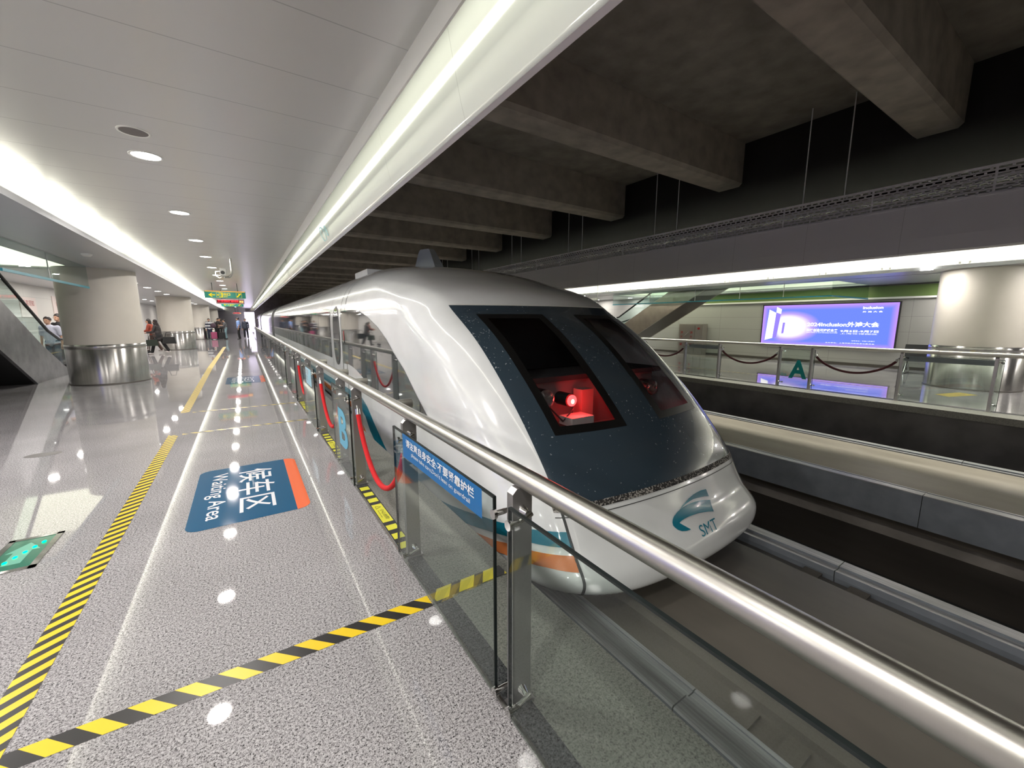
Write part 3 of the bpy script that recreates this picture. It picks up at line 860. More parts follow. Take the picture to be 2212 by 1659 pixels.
oval(MB(), 9.93, 1.25, 0.40, 0.66, 0.006, (0.34, 0.60)).build('door_window_seal', M['seam'], train, fixn=False)
oval(MB(), 9.93, 1.25, 0.335, 0.595, 0.007).build('door_window', M['train_glass'], train, fixn=False)
side_patch(MB(), [9.04, 9.11], [1.38, 1.38], [1.18, 1.18], 0.012, 3).build('door_button', M['red_paint'], train, fixn=False)
side_patch(MB(), [9.04, 9.11], [1.17, 1.17], [1.12, 1.12], 0.012, 3).build('door_lock', M['black'], train, fixn=False)

# antenna fin on the roof
def fin():
    prof = [(9.60, 2.70), (9.52, 2.78), (9.36, 3.10), (9.30, 3.17), (9.22, 3.205), (8.74, 3.16), (8.66, 3.13), (8.58, 3.05), (8.32, 2.78), (8.24, 2.66)]
    n = len(prof); vs = []
    for t, sc_ in ((-1, 1), (1, 1)):
        for y, z in prof:
            th_ = 0.10 - 0.05 * max(0, (z - 2.76) / 0.45)
            q = W3(t * th_, y, z); vs.append(tuple(q))
    m = MB().add(vs, [tuple(range(n)), tuple(range(2 * n - 1, n - 1, -1))] + [(i, (i + 1) % n, (i + 1) % n + n, i + n) for i in range(n)])
    return m.build('roof_antenna_fin', M['fin'], train)
fin()
side_hatch = MB()
p = W3(np.array([-1.22]), np.array([9.5]), np.array([2.63]))[0]
side_hatch.box((XC - 1.0, 8.9, 2.53), (XC + 1.0, 10.0, 2.66)).build('roof_hatch', M['train'], train)

# operator logo on the nose
def nose_poly(pix_pts, name, mt):
    """polygon given in nose coordinates (x, z) filled as a draped mesh"""
    bm = bmesh.new()
    vs = [bm.verts.new((x, 0, z)) for x, z in pix_pts]
    bm.faces.new(vs)
    bmesh.ops.triangulate(bm, faces=bm.faces)
    for _ in range(6):
        lg = [e for e in bm.edges if e.calc_length() > 0.025]
        if not lg: break
        bmesh.ops.subdivide_edges(bm, edges=lg, cuts=1)
        bmesh.ops.triangulate(bm, faces=bm.faces)
    co = np.array([v.co for v in bm.verts]); y = front_y(co[:, 0], co[:, 2])
    g = grad(np.abs(co[:, 0]), y, co[:, 2])
    Pw = W3(co[:, 0], y + g[:, 1] * 0.008, co[:, 2] + g[:, 2] * 0.008)
    m = MB().add(Pw, [[v.index for v in f.verts] for f in bm.faces])
    bm.free()
    return m.build(name, mt, train, fixn=False)
def smooth_loop(pts, sub=3):
    out = []; n = len(pts)
    for i in range(n):
        p0, p1, p2, p3 = pts[i - 1], pts[i], pts[(i + 1) % n], pts[(i + 2) % n]
        out.append(p1)
        if len(p1) > 2 or len(p2) > 2: continue
        for k in range(1, sub):
            t = k / sub
            out.append(tuple(0.5 * ((2 * p1[j]) + (-p0[j] + p2[j]) * t + (2 * p0[j] - 5 * p1[j] + 4 * p2[j] - p3[j]) * t * t + (-p0[j] + 3 * p1[j] - 3 * p2[j] + p3[j]) * t**3) for j in (0, 1)))
    return [(p[0], p[1]) for p in out]
nose_poly([(-.088, -.291), (-.035, -.272), (.023, -.256), (.11, -.234), (.204, -.219), (.28, -.214), (.35, -.213), (.457, -.222), (.454, -.291), (.38, -.275), (.308, -.266), (.24, -.259), (.174, -.255), (.1, -.26), (.032, -.268), (-.03, -.28)], 'operator_logo', M['stripe_teal'])
nose_poly([(.448, -.323), (.403, -.413), (.32, -.396), (.244, -.385), (.17, -.376), (.102, -.372), (.01, -.368), (-.076, -.370), (-.14, -.376), (-.189, -.388), (-.208, -.398), (-.205, -.410), (-.185, -.424), (-.156, -.434), (-.12, -.443), (-.075, -.451), (-.14, -.448), (-.201, -.438), (-.24, -.421), (-.262, -.398), (-.27, -.384), (-.258, -.360), (-.235, -.341), (-.204, -.324), (-.14, -.304), (-.075, -.290), (.0, -.282), (.096, -.278), (.18, -.280), (.262, -.288), (.36, -.304)], 'operator_logo', M['stripe_teal'])
# SMT lettering draped on the nose
t_o = text('SMT', 0.2, (0, 0, 0), (1, 0, 0), (0, 0, 1), M['stripe_teal'], 'operator_letters', None, 0.0, fit=(0.33, 0.078), shear=0.25, depth=0)
co = np.zeros(len(t_o.data.vertices) * 3); t_o.data.vertices.foreach_get('co', co); co = co.reshape(-1, 3)
cx = co[:, 0] + 0.02; cz = co[:, 2] - 0.528
yy_ = front_y(cx, cz); g = grad(np.abs(cx), yy_, cz)
Pw = W3(cx, yy_ + g[:, 1] * 0.006, cz + g[:, 2] * 0.006) - np.array(train.location)
t_o.data.vertices.foreach_set('co', Pw.ravel()); t_o.parent = train; t_o.data.update()

# cab interior behind the windscreen
cabm = mat('cab lining', (0.035, 0.035, 0.038), 0.7)
cabl = mat('lamp bay lining', (0.22, 0.20, 0.20), 0.6)
def wbox(mb, a, b, mi=0):
    A = W3(*[np.array(v) for v in a]); B = W3(*[np.array(v) for v in b])
    return mb.box(tuple(A), tuple(B), mi)
m = MB()
wbox(m, (-1.5, 5.45, 0.0), (1.5, 5.5, 1.9))
wbox(m, (-1.35, 3.2, -0.02), (1.35, 5.45, 0.03))
wbox(m, (-1.3, 5.1, 1.76), (1.3, 5.5, 1.80))
for sx_ in (-1.2, 1.17):
    pf = [(3.5, 0.0), (5.45, 0.0), (5.45, 1.8), (5.15, 1.76), (4.85, 1.5), (4.45, 1.2), (4.1, 0.9), (3.75, 0.5)]
    pf = [(y_ * S, HC + (z_ - HC) * S) for y_, z_ in pf]
    m.prism(pf, 0, XC + sx_ * S, XC + (sx_ + 0.03) * S)
m.build('cab_lining', cabm, train)
m = MB(); wbox(m, (-1.15, 3.62, 0.3), (1.15, 3.66, 0.92)); wbox(m, (-1.15, 3.25, 0.28), (1.15, 3.66, 0.32))
m.build('lamp_bay', cabl, train)
m = MB(); wbox(m, (-1.25, 3.55, 0.90), (1.25, 4.3, 0.96)); wbox(m, (-1.25, 4.2, 0.3), (1.25, 4.3, 0.96)); m.build('dashboard', cabm, train)
m = MB(); wbox(m, (-1.25, 5.3, 1.1), (-0.55, 5.44, 1.62)); m.build('monitor', M['black'], train)
def cyl_y(x, y, z, r, ln, mt, name):
    a = W3(np.array(x), np.array(y), np.array(z)); b = W3(np.array(x), np.array(y + ln), np.array(z))
    return MB().tube([a, b], r * S, 24).build(name, mt, train)
lamp_p = (-0.635, 3.34, 0.72)
cyl_y(lamp_p[0], lamp_p[1] - 0.03, lamp_p[2], 0.075, 0.2, M['black'], 'signal_lamp_housing')
p = W3(*[np.array(v) for v in lamp_p])
MB().sphere((p[0], p[1] - 0.045, p[2]), 0.058, 20, 12, 0, (1, 0.5, 1)).build('signal_lamp', M['red_light'], train)
MB().sphere((p[0] - 0.012, p[1] - 0.07, p[2] - 0.004), 0.02, 12, 8, 0, (1, 0.5, 1.2)).build('signal_lamp_filament', M['red_core'], train)
for x, z in ((-0.97, 0.77), (0.77, 0.735)):
    cyl_y(x, 3.33, z, 0.10, 0.16, M['chrome'], 'headlamp_reflector')
    q = W3(np.array(x), np.array(3.31), np.array(z))
    MB().sphere(tuple(q), 0.09, 20, 12, 0, (1, 0.5, 1)).build('headlamp_lens', M['lens_clear'], train)
m = MB(); wbox(m, (-0.72, 3.18, 0.45), (-0.40, 3.4, 0.545)); m.build('ballast_box', M['white'], train)
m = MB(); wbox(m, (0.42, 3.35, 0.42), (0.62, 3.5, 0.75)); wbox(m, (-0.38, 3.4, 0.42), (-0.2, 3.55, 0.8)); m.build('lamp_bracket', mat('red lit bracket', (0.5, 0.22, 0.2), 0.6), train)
a = W3(np.array(-0.6), np.array(3.3), np.array(0.62)); b = W3(np.array(-0.75), np.array(3.3), np.array(0.5)); c = W3(np.array(-0.85), np.array(3.45), np.array(0.66))
MB().tube([tuple(a), tuple(b), tuple(c)], 0.009, 8).build('lamp_cable', M['black'], train)
l = bpy.data.lights.new('signal_light', 'POINT'); l.energy = 5; l.color = (1, 0.03, 0.03); l.shadow_soft_size = 0.04
lo = bpy.data.objects.new('signal_light', l); COL.objects.link(lo); lo.location = (p[0] + 0.05, p[1] - 0.11, p[2] - 0.03)
l2 = l.copy(); l2.energy = 4; lo2 = bpy.data.objects.new('signal_light', l2); COL.objects.link(lo2)
q = W3(np.array(0.35), np.array(3.25), np.array(0.75)); lo2.location = tuple(q)

# ------------------------------------------------------------------ lamps
lamp_mesh = None
def downlight(x, y, z, label, cat_group, r=0.115, power=None):
    global lamp_mesh
    if lamp_mesh is None:
        root = thing('downlight', (x, y, z), label, 'ceiling light', cat_group)
        MB().lathe((x, y, z), [(r + 0.02, 0.0), (r + 0.018, -0.006), (r, -0.006), (r - 0.004, 0.004)], 32).build('trim_ring', M['white'], root)
        MB().lathe((x, y, z), [(0.0001, -0.003), (r - 0.002, -0.003)], 32).build('diffuser', M['lamp'], root)
        lamp_mesh = root
    else:
        root = copy_tree(lamp_mesh); root.location = (x, y, z); root['label'] = label; root['group'] = cat_group
    if power: disk('downlight_light', (x, y, z - 0.012), r * 1.9, power, (1.0, 0.95, 0.90))
    return root
ords = ['', 'nearest', 'second', 'third', 'fourth', 'fifth', 'sixth', 'seventh', 'eighth']
k0 = -5
for k in range(-5, 23):
    y = 5.55 + 2.55 * k
    lab = ('%s lit round downlight on the grey panel ceiling, counting from the top left' % ords[k + 1]) if 0 <= k < 8 else ('round downlight in the distant end of the ceiling row' if k >= 8 else 'round downlight overhead behind the camera')
    downlight(-0.66, y, ZC, lab, 'downlights along the panel ceiling', 0.115, P_DOWN if k < 21 else None)
for k in range(-4, 22):
    y = 4.35 + 2.4 * k
    if min(abs(y - (14.65 + 14.4 * j)) for j in range(-1, 5)) < 1.1: continue
    if 8.5 < y < 15.8 and k > 0:
        pass
    else:
        downlight(-3.0, y, 2.85, 'round downlight in the lower soffit between the left columns' if y > 16 else 'round downlight in the lower soffit beside the escalator void', 'downlights in the left soffit', 0.1, P_SOF if k < 18 else None)
    if y > 15.8 or y < 8.5: downlight(-4.9, y, 2.85, 'round downlight in the lower soffit near the left wall', 'downlights near the left wall', 0.1, P_SOF if k < 18 else None)
for k in range(-3, 12):
    y = 2.8 + 2.4 * k
    if k > 0 and y < 14: continue
    if abs(y - 16.35) > 1.1:
        downlight(13.9 if k else 13.55, y, 2.77, 'round downlight beside the right edge column on the far platform' if k == 0 else 'round downlight in the far platform soffit', 'far platform downlights', 0.1, P_SOF)
    downlight(17.3, y, 2.77, 'round downlight close to the far wall', 'far wall downlights', 0.1, P_SOF * 1.3)
# speaker, detectors
root = thing('ceiling_speaker', (-0.645, 4.92, ZC), 'dark round ceiling speaker grille in front of the first downlight', 'speaker')
MB().lathe((-0.645, 4.92, ZC), [(0.115, 0), (0.113, -0.006), (0.098, -0.006), (0.096, 0.002)], 32).build('rim', M['white'], root)
MB().lathe((-0.645, 4.92, ZC), [(0.0001, -0.004), (0.097, -0.004)], 32).build('speaker_mesh', mat('speaker mesh', (0.2, 0.18, 0.17), 0.7), root)
o = MB().lathe((-2.38, 11.1, 2.85), [(0.0001, -0.05), (0.05, -0.05), (0.075, -0.03), (0.08, 0)], 24).build('smoke_detector', M['white'])
tag(o, 'white smoke detector on the grey soffit above the near column', 'detector')
# fluorescent tubes in the coves
tb = None
def tube_light(x, y, z, label, group):
    global tb
    if tb is None:
        root = thing('fluorescent_tube', (x, y, z), label, 'tube light', group)
        MB().tube([(x, y - 0.58, z), (x, y + 0.58, z)], 0.014, 8).build('tube', M['tube'], root)
        m = MB(); m.box((x - 0.02, y - 0.62, z - 0.03), (x + 0.02, y - 0.58, z + 0.02)); m.build('end_cap', M['white'], root)
        m = MB(); m.box((x - 0.02, y + 0.58, z - 0.03), (x + 0.02, y + 0.62, z + 0.02)); m.build('end_cap', M['white'], root)
        tb = root
    else:
        root = copy_tree(tb); root.location = (x, y, z); root['label'] = label; root['group'] = group
    return root
for k in range(34):
    y = 0.2 + 1.36 * k
    tube_light(13.80, y, 2.905, 'fluorescent tube glowing in the cove under the far grey fascia', 'far cove tubes')
    if k < 26: tube_light(-2.08, y + 2.0, 2.965, 'fluorescent tube glowing in the cove along the left soffit', 'left cove tubes')

# ------------------------------------------------------------------ guardrails
def guardrail(mx, panels, y_start, y_end, label, near=True):
    root = thing('guardrail', (mx(0.85), y_start, 0), label, 'guardrail', 'platform edge guardrails')
    X = mx
    joints = [y_start] + [y for y in (3.04, 5.35, 7.9, 10.5, 13.5, 17.5, 21.5, 25.5, 29.5, 34, 38, 42, 46) if y < y_end] + [y_end]
    if not near: joints = [y_start] + [y for y in (1.9, 4.3, 6.5, 9, 12, 15, 18, 21, 24) if y < y_end] + [y_end]
    for a, b in zip(joints[:-1], joints[1:]):
        MB().tube([(X(0.85), a + 0.003, 1.0), (X(0.85), b - 0.003, 1.0)], 0.040, 28).build('handrail', M['rail_steel'], root)
    for y in ((2.89, 4.2, 5.1, 6.6) if near else ()):
        MB().tube([(X(0.86), y, 0.985), (X(1.0), y, 0.985)], 0.036, 24).build('return_stub', M['rail_steel'], root)
    gx = 0.765
    done = set()
    for (a, b) in panels:
        MB().box((X(gx - 0.006), a, 0.015), (X(gx + 0.006), b, 0.915)).build('glass_panel', M['pane'], root)
        e = MB()
        e.box((X(gx - 0.0068), a - 0.002, 0.015), (X(gx + 0.0068), a + 0.004, 0.915)); e.box((X(gx - 0.0068), b - 0.004, 0.015), (X(gx + 0.0068), b + 0.002, 0.915))
        e.box((X(gx - 0.0068), a, 0.909), (X(gx + 0.0068), b, 0.917))
        e.build('glass_edge', M['pane_edge'], root)
    return root, X
def post(root, X, y):
    m = MB()
    m.box((X(0.795), y - 0.02, 0.0), (X(0.885), y + 0.02, 0.90))
    m.prism([(X(0.795), 0.90), (X(0.885), 0.90), (X(0.885), 0.945), (X(0.875), 0.965), (X(0.815), 0.965), (X(0.795), 0.945)], 1, y - 0.02, y + 0.02)
    m.box((X(0.785), y - 0.03, 0.0), (X(0.9), y + 0.03, 0.012))
    return m.build('post', M['post_steel'], root)
def spider(root, X, y, z, dirs):
    """rod fitting that holds the panes: cone at the post, rods to the glass"""
    m = MB()
    m.tube([(X(0.84), y - 0.02, z + 0.02), (X(0.84), y - 0.055, z + 0.02)], [0.022, 0.010], 14)
    m.tube([(X(0.855), y - 0.058, z + 0.018), (X(0.795), y - 0.062, z)], 0.0115, 12)
    for d in dirs:
        yy = y - 0.062 if d < 0 else y + 0.045
        m.tube([(X(0.80), yy, z), (X(0.745), yy, z)], 0.0115, 12)
        m.tube([(X(0.757), yy, z), (X(0.743), yy, z)], 0.020, 16)
        if d > 0: m.tube([(X(0.84), y + 0.02, z), (X(0.84), y + 0.045, z), (X(0.80), y + 0.045, z)], 0.010, 10)
    return m.build('glass_clamp', M['chrome'], root)
near_panels = [(-1.2, 1.175), (1.285, 2.575), (3.93, 4.83), (6.25, 7.55), (8.9, 9.85)]
yy = 11.2
while yy < 45:
    near_panels.append((yy, yy + 1.5)); yy += 1.56
gr, GX = guardrail(mxn, near_panels, -1.2, 48, 'long brushed steel handrail with glass panels beside the train')
npost = [-0.9, 1.22, 2.50, 3.98, 4.75, 6.20, 7.50, 8.95, 9.80] + [11.17 + 1.56 * k for k in range(22)]
proto_p = post(gr, GX, npost[0]); proto_c = [spider(gr, GX, npost[0], z, (1,)) for z in (0.855, 0.06)]
for i, y in enumerate(npost[1:], 1):
    c = proto_p.copy(); COL.objects.link(c); c.location = (0, y - npost[0], 0); c.parent = gr
    if i < 9:
        for z in (0.855, 0.06): spider(gr, GX, y, z, (-1, 1) if i == 1 else ((1,) if i in (3, 5, 7) else (-1,)))
    else:
        for q in proto_c:
            c = q.copy(); COL.objects.link(c); c.location = (0, y - npost[0], 0); c.parent = gr
far_panels = [(-1.0, 0.5), (1.1, 2.45), (3.90, 4.62), (6.1, 7.17), (8.6, 9.4), (10.8, 12.1), (13.4, 14.4), (16, 17.4), (19, 20.4), (22, 23.4)]
gf, FX = guardrail(mxf, far_panels, -1.0, 26, 'steel handrail with glass panels along the far platform edge', False)
fpost = [-0.9, 0.4, 1.18, 2.40, 3.93, 4.60, 6.12, 7.15, 8.65, 9.35, 10.85, 12.05, 13.45, 14.35, 16.05, 17.35, 19.05, 20.35, 22.05, 23.35]
pf0 = post(gf, FX, fpost[0]); pc0 = [spider(gf, FX, fpost[0], z, (-1,)) for z in (0.855, 0.10)]
for y in fpost[1:]:
    for q in [pf0] + pc0:
        c = q.copy(); COL.objects.link(c); c.location = (0, y - fpost[0], 0); c.parent = gf

def rope(X, ya, yb, sag, r, mt, label, group, zt=0.78):
    root = thing('rope_barrier', (X(0.83), ya, zt), label, 'rope', group)
    n = 24; pts = []
    for i in range(n + 1):
        t = i / n; pts.append((X(0.83), ya + 0.06 + (yb - ya - 0.12) * t, zt - 0.06 - sag * (1 - (2 * t - 1) ** 2) ** 0.85))
    MB().tube(pts, r, 14).build('velvet_rope', mt, root)
    for yy, s in ((ya, 1), (yb, -1)):
        m = MB(); m.tube([(X(0.83), yy + s * 0.06, zt - 0.06), (X(0.83), yy + s * 0.045, zt - 0.01)], r * 1.08, 12)
        m.tube([(X(0.83), yy + s * 0.045, zt - 0.012), (X(0.83), yy + s * 0.022, zt + 0.02)], 0.008, 8)
        m.build('chrome_end', M['chrome'], root)
    return root
rope(GX, 2.52, 3.96, 0.46, 0.021, M['red_rope'], 'nearest bright red velvet rope closing a gap in the guardrail', 'red ropes of the near guardrail')
rope(GX, 4.77, 6.18, 0.46, 0.021, M['red_rope'], 'second red velvet rope, beyond the glass panel with the blue letter B', 'red ropes of the near guardrail')
rope(GX, 7.52, 8.93, 0.46, 0.021, M['red_rope'], 'farthest visible red velvet rope of the near guardrail', 'red ropes of the near guardrail')
rope(FX, 2.42, 3.91, 0.30, 0.024, M['dark_rope'], 'dark velvet rope on the far platform right of the letter A panel', 'dark ropes of the far guardrail', 0.84)
rope(FX, 4.62, 6.10, 0.28, 0.024, M['dark_rope'], 'dark velvet rope on the far platform left of the letter A panel', 'dark ropes of the far guardrail', 0.84)
rope(FX, 7.17, 8.63, 0.28, 0.024, M['dark_rope'], 'dark velvet rope on the far platform cut off by the train windscreen', 'dark ropes of the far guardrail', 0.84)

# stickers on the guardrail glass
xg = 0.7575
root = thing('safety_sticker', (xg, 1.95, 0.85), 'blue safety notice sticker on the near glass panel below the handrail', 'sticker')
MB().add([(xg, 1.375, 0.785), (xg, 2.375, 0.765), (xg, 2.375, 0.915), (xg, 1.375, 0.915)], [(0, 1, 2, 3)]).build('sticker_sheet', M['glass_blue'], root)
text('请注意自身安全·不要紧靠护栏', 0.06, (xg - 0.001, 2.31, 0.846), (0, -1, 0), (0, 0, 1), M['ink_white'], 'notice_text', root, 0.02, fit=(0.87, 0.05))
text("please take care,Don't lean on guardrail", 0.03, (xg - 0.001, 2.22, 0.803), (0, -1, 0), (0, 0, 1), M['ink_white'], 'notice_text', root, 0.004, fit=(0.74, 0.030))
m = MB()
for k in range(26):
    yk = 2.20 - k * 0.02
    m.add([(xg - 0.001, yk, 0.913), (xg - 0.001, yk - 0.004, 0.913), (xg - 0.001, yk - 0.03, 0.885 + 0.012 * (k % 3)), (xg - 0.001, yk - 0.027, 0.885 + 0.012 * (k % 3))], [(0, 1, 2, 3)])
m.build('ray_pattern', M['pale_blue'], root)
o = text('B', 0.5, (xg, 4.50, 0.30), (0, -1, 0), (0, 0, 1), M['pale_blue'], 'panel_letter', None, 0.03, fit=(0.42, 0.40)); tag(o, 'pale blue letter B on the second glass panel of the near guardrail', 'letter')
root = thing('panel_notice', (xg, 6.9, 0.7), 'pale blue notice on the third glass panel of the near guardrail', 'sticker')
MB().add([(xg, 6.5, 0.62), (xg, 7.1, 0.62), (xg, 7.1, 0.88), (xg, 6.5, 0.88)], [(0, 1, 2, 3)]).build('sticker_sheet', mat('pale sticker', (0.35, 0.62, 0.75), 0.4), root)
text('请注意\n安全', 0.09, (xg - 0.001, 7.05, 0.78), (0, -1, 0), (0, 0, 1), M['ink_white'], 'notice_text', root, 0.02)
xf = FX(0.765) - 0.008
o = text('A', 0.5, (xf, 4.40, 0.22), (0, -1, 0), (0, 0, 1), M['teal_print'], 'panel_letter', None, 0.035, fit=(0.38, 0.44)); tag(o, 'large teal letter A on a glass panel of the far guardrail', 'letter')
o = text('兆8', 0.1, (xf, 4.58, 0.25), (0, -1, 0), (0, 0, 1), M['teal_print'], 'panel_number', None, 0.01, fit=(0.13, 0.08)); tag(o, 'tiny teal characters left of the large letter A', 'lettering')
film = mat('frosted film', (0.35, 0.34, 0.40), 0.5)
for (a, b) in ((1.15, 2.4), (6.15, 7.1), (-0.9, 0.4)):
    MB().box((FX(0.765) + 0.008, a + 0.03, 0.80), (FX(0.765) + 0.010, b - 0.03, 0.90)).build('film_strip', film, gf)

# ------------------------------------------------------------------ floor markings
def sheet(name, pts, mt, label, cat, group=None, z=0.0012, parent=None):
    o = MB().add([(p[0], p[1], z) for p in pts], [tuple(range(len(pts)))]).build(name, mt, parent)
    if label: tag(o, label, cat, group)
    return o
sheet('hazard_tape', [(-0.90, 2.10), (-0.90, 2.005), (0.762, 1.965), (0.762, 2.065)], M['tape'], 'yellow and black floor tape crossing the foreground towards the guardrail', 'tape', 'yellow and black floor tapes')
sheet('hazard_tape', [(0.79, 2.085), (0.79, 1.985), (1.27, 1.985), (1.27, 2.085)], M['tape_slab'], 'short yellow and black tape behind the guardrail glass on the outer slab', 'tape', 'yellow and black floor tapes', 0.0035)
sheet('hazard_tape', [(-1.0, 0.9), (-0.885, 0.9), (-0.90, 7.15), (-1.015, 7.23)], M['tape_side'], 'long yellow and black floor tape running away at the left of the waiting area', 'tape', 'yellow and black floor tapes', 0.0016)
sheet('hazard_tape', [(-0.86, 7.16), (-0.86, 7.23), (0.74, 7.23), (0.74, 7.17)], M['tape_far'], 'thin worn tape crossing the floor beyond the waiting sign', 'tape', 'worn tapes further away')
sheet('hazard_tape', [(-0.88, 8.84), (-0.88, 8.91), (0.74, 8.86), (0.74, 8.79)], M['tape_far'], 'second thin worn tape crossing the floor, farther from the waiting sign', 'tape', 'worn tapes further away')
sheet('hazard_tape', [(-1.05, 8.9), (-0.93, 8.9), (-1.0, 17), (-1.15, 17)], M['tape_side'], 'faded yellow tape running on down the platform past the gap', 'tape', 'worn tapes further away', 0.0016)
sheet('yellow_line', [(-1.15, 17), (-1.0, 17), (-1.0, 30), (-1.15, 30)], M['yellow'], 'distant yellow tactile line on the polished floor', 'floor line')
sheet('yellow_line', [(12.3, 1.9), (13.1, 1.6), (13.25, 1.9), (12.5, 2.15)], M['yellow'], 'yellow floor patch in front of the right edge column', 'floor line')
sheet('yellow_line', [(12.6, 3), (12.66, 3), (12.66, 14), (12.6, 14)], M['tape_far'], 'thin dashed yellow line along the far platform floor', 'floor line')
def rrect(x0, x1, y0, y1, r, n=8):
    pts = []
    for cx, cy, a0 in ((x1 - r, y0 + r, -90), (x1 - r, y1 - r, 0), (x0 + r, y1 - r, 90), (x0 + r, y0 + r, 180)):
        for k in range(n + 1):
            a = math.radians(a0 + 90 * k / n); pts.append((cx + r * math.cos(a), cy + r * math.sin(a)))
    return pts
def floor_sign(y0, y1, label, txt=True):
    x0, x1 = -0.515, 0.36
    root = thing('waiting_area_sign', ((x0 + x1) / 2, (y0 + y1) / 2, 0), label, 'floor sign', 'waiting area floor signs')
    pts = rrect(x0, x1, y0, y1, 0.1)
    blue = [p for p in pts if p[0] < 0.252]; blue = [(0.252, y1)] + [p for p in pts if p[0] < 0.25] + [(0.252, y0)]
    oran = [(0.252, y0)] + [p for p in pts if p[0] > 0.255] + [(0.252, y1)]
    MB().add([(p[0], p[1], 0.0015) for p in blue], [tuple(range(len(blue)))]).build('blue_field', M['sign_blue'], root)
    MB().add([(p[0], p[1], 0.0015) for p in oran], [tuple(range(len(oran)))]).build('orange_band', M['sign_orange'], root)
    w = y1 - y0
    text('候车区', 0.3, (-0.175, y1 - 0.19 * w / 1.5, 0.002), (0, -1, 0), (1, 0, 0), M['ink_white'], 'sign_text', root, 0.007, fit=(1.13 * w / 1.5, 0.30))
    text('Waiting Area', 0.2, (-0.435, y1 - 0.17 * w / 1.5, 0.002), (0, -1, 0), (1, 0, 0), M['ink_white'], 'sign_text', root, 0.006, fit=(1.17 * w / 1.5, 0.165))
floor_sign(3.72, 5.22, 'large blue waiting area floor sign with orange band in the foreground')
floor_sign(12.3, 13.8, 'small distant blue waiting area floor sign between the reflected light lines')
def step_label(y0, y1, label):
    x0, x1 = 0.788, 0.88
    root = thing('step_label', ((x0 + x1) / 2, (y0 + y1) / 2, 0), label, 'warning label', 'mind the step labels')
    MB().add([(x0, y0, 0.0035), (x1, y0, 0.0035), (x1, y1, 0.0035), (x0, y1, 0.0035)], [(0, 1, 2, 3)]).build('black_backing', M['rubber'], root)
    L = y1 - y0
    m = MB()
    def par(a, b, sk): m.add([(x0 + .006, a, 0.0042), (x1 - .006, a + sk, 0.0042), (x1 - .006, b + sk, 0.0042), (x0 + .006, b, 0.0042)], [(0, 1, 2, 3)])
    mid0, mid1 = y0 + 0.36 * L, y0 + 0.64 * L
    m.add([(x0 + .004, mid0, 0.0042), (x1 - .004, mid0, 0.0042), (x1 - .004, mid1, 0.0042), (x0 + .004, mid1, 0.0042)], [(0, 1, 2, 3)])
    for k in range(3):
        par(y0 + 0.02 * L + k * 0.115 * L, y0 + 0.085 * L + k * 0.115 * L, 0.0)
        par(y1 - 0.085 * L - k * 0.115 * L, y1 - 0.02 * L - k * 0.115 * L, 0.0)
    m.build('yellow_field', M['label_yellow'], root)
    text('小心台阶', 0.04, ((x0 + x1) / 2 - 0.004, mid1 - 0.12, 0.0048), (0, -1, 0), (1, 0, 0), M['black'], 'label_text', root, 0.0, fit=(0.2, 0.034))
    text('Mind the step', 0.02, (x0 + 0.02, mid1 - 0.13, 0.0048), (0, -1, 0), (1, 0, 0), M['black'], 'label_text', root, 0.0, fit=(0.14, 0.011))
    ym = mid1 - 0.07; c = x0 + 0.025
    MB().tube([(c, ym - 0.025, 0.005), (c + 0.042, ym, 0.005), (c, ym + 0.025, 0.005), (c, ym - 0.025, 0.005)], 0.0018, 6).build('warning_triangle', M['black'], root)
step_label(2.60, 3.90, 'yellow mind the step label in the nearest guardrail gap')
step_label(4.88, 6.10, 'yellow mind the step label in the second guardrail gap')
step_label(7.6, 8.85, 'yellow mind the step label in the third guardrail gap')
# floor drain stain
sheet('floor_stain', [(-2.15 + 0.16 * math.cos(t * PI / 8), 7.0 + 0.1 * math.sin(t * PI / 8)) for t in range(16)], mat('stain', (0.12, 0.11, 0.11), 0.4), 'dark round stain on the polished floor left of the long tape', 'stain')

# in-floor exit lamp
root = thing('floor_exit_lamp', (-1.41, 4.0, 0), 'steel framed green exit lamp set into the floor at the left edge', 'floor lamp')
fx0, fx1, fy0, fy1 = -1.56, -1.28, 3.745, 4.29
m = MB()
for a, b, c, d in ((fx0, fy0, fx1, fy0 + 0.035), (fx0, fy1 - 0.035, fx1, fy1), (fx0, fy0, fx0 + 0.035, fy1), (fx1 - 0.035, fy0, fx1, fy1)):
    m.box((a, b, 0.0), (c, d, 0.006))
m.build('frame', M['steel'], root)
MB().box((fx0 + 0.035, fy0 + 0.035, 0.0), (fx1 - 0.035, fy1 - 0.035, 0.003)).build('glass_plate', mat('green glass plate', (0.04, 0.10, 0.07), 0.08, emis=(0.0, 0.25, 0.15), estr=0.25), root)
m = MB()
m.add([(-1.47, 3.86, 0.004), (-1.38, 3.86, 0.004), (-1.38, 4.05, 0.004), (-1.34, 4.05, 0.004), (-1.425, 4.19, 0.004), (-1.51, 4.05, 0.004), (-1.47, 4.05, 0.004)], [(0, 1, 2, 3, 4, 5, 6)])
m.build('arrow_field', mat('pale arrow', (0.12, 0.26, 0.2), 0.2, emis=(0.1, 0.5, 0.35), estr=0.3), root)
for k in range(6):
    MB().sphere((-1.49 + 0.028 * k, 3.84 + 0.062 * k, 0.007), 0.012, 10, 6, 0, (1, 1.6, 0.3)).build('green_led', M['green_led'], root)

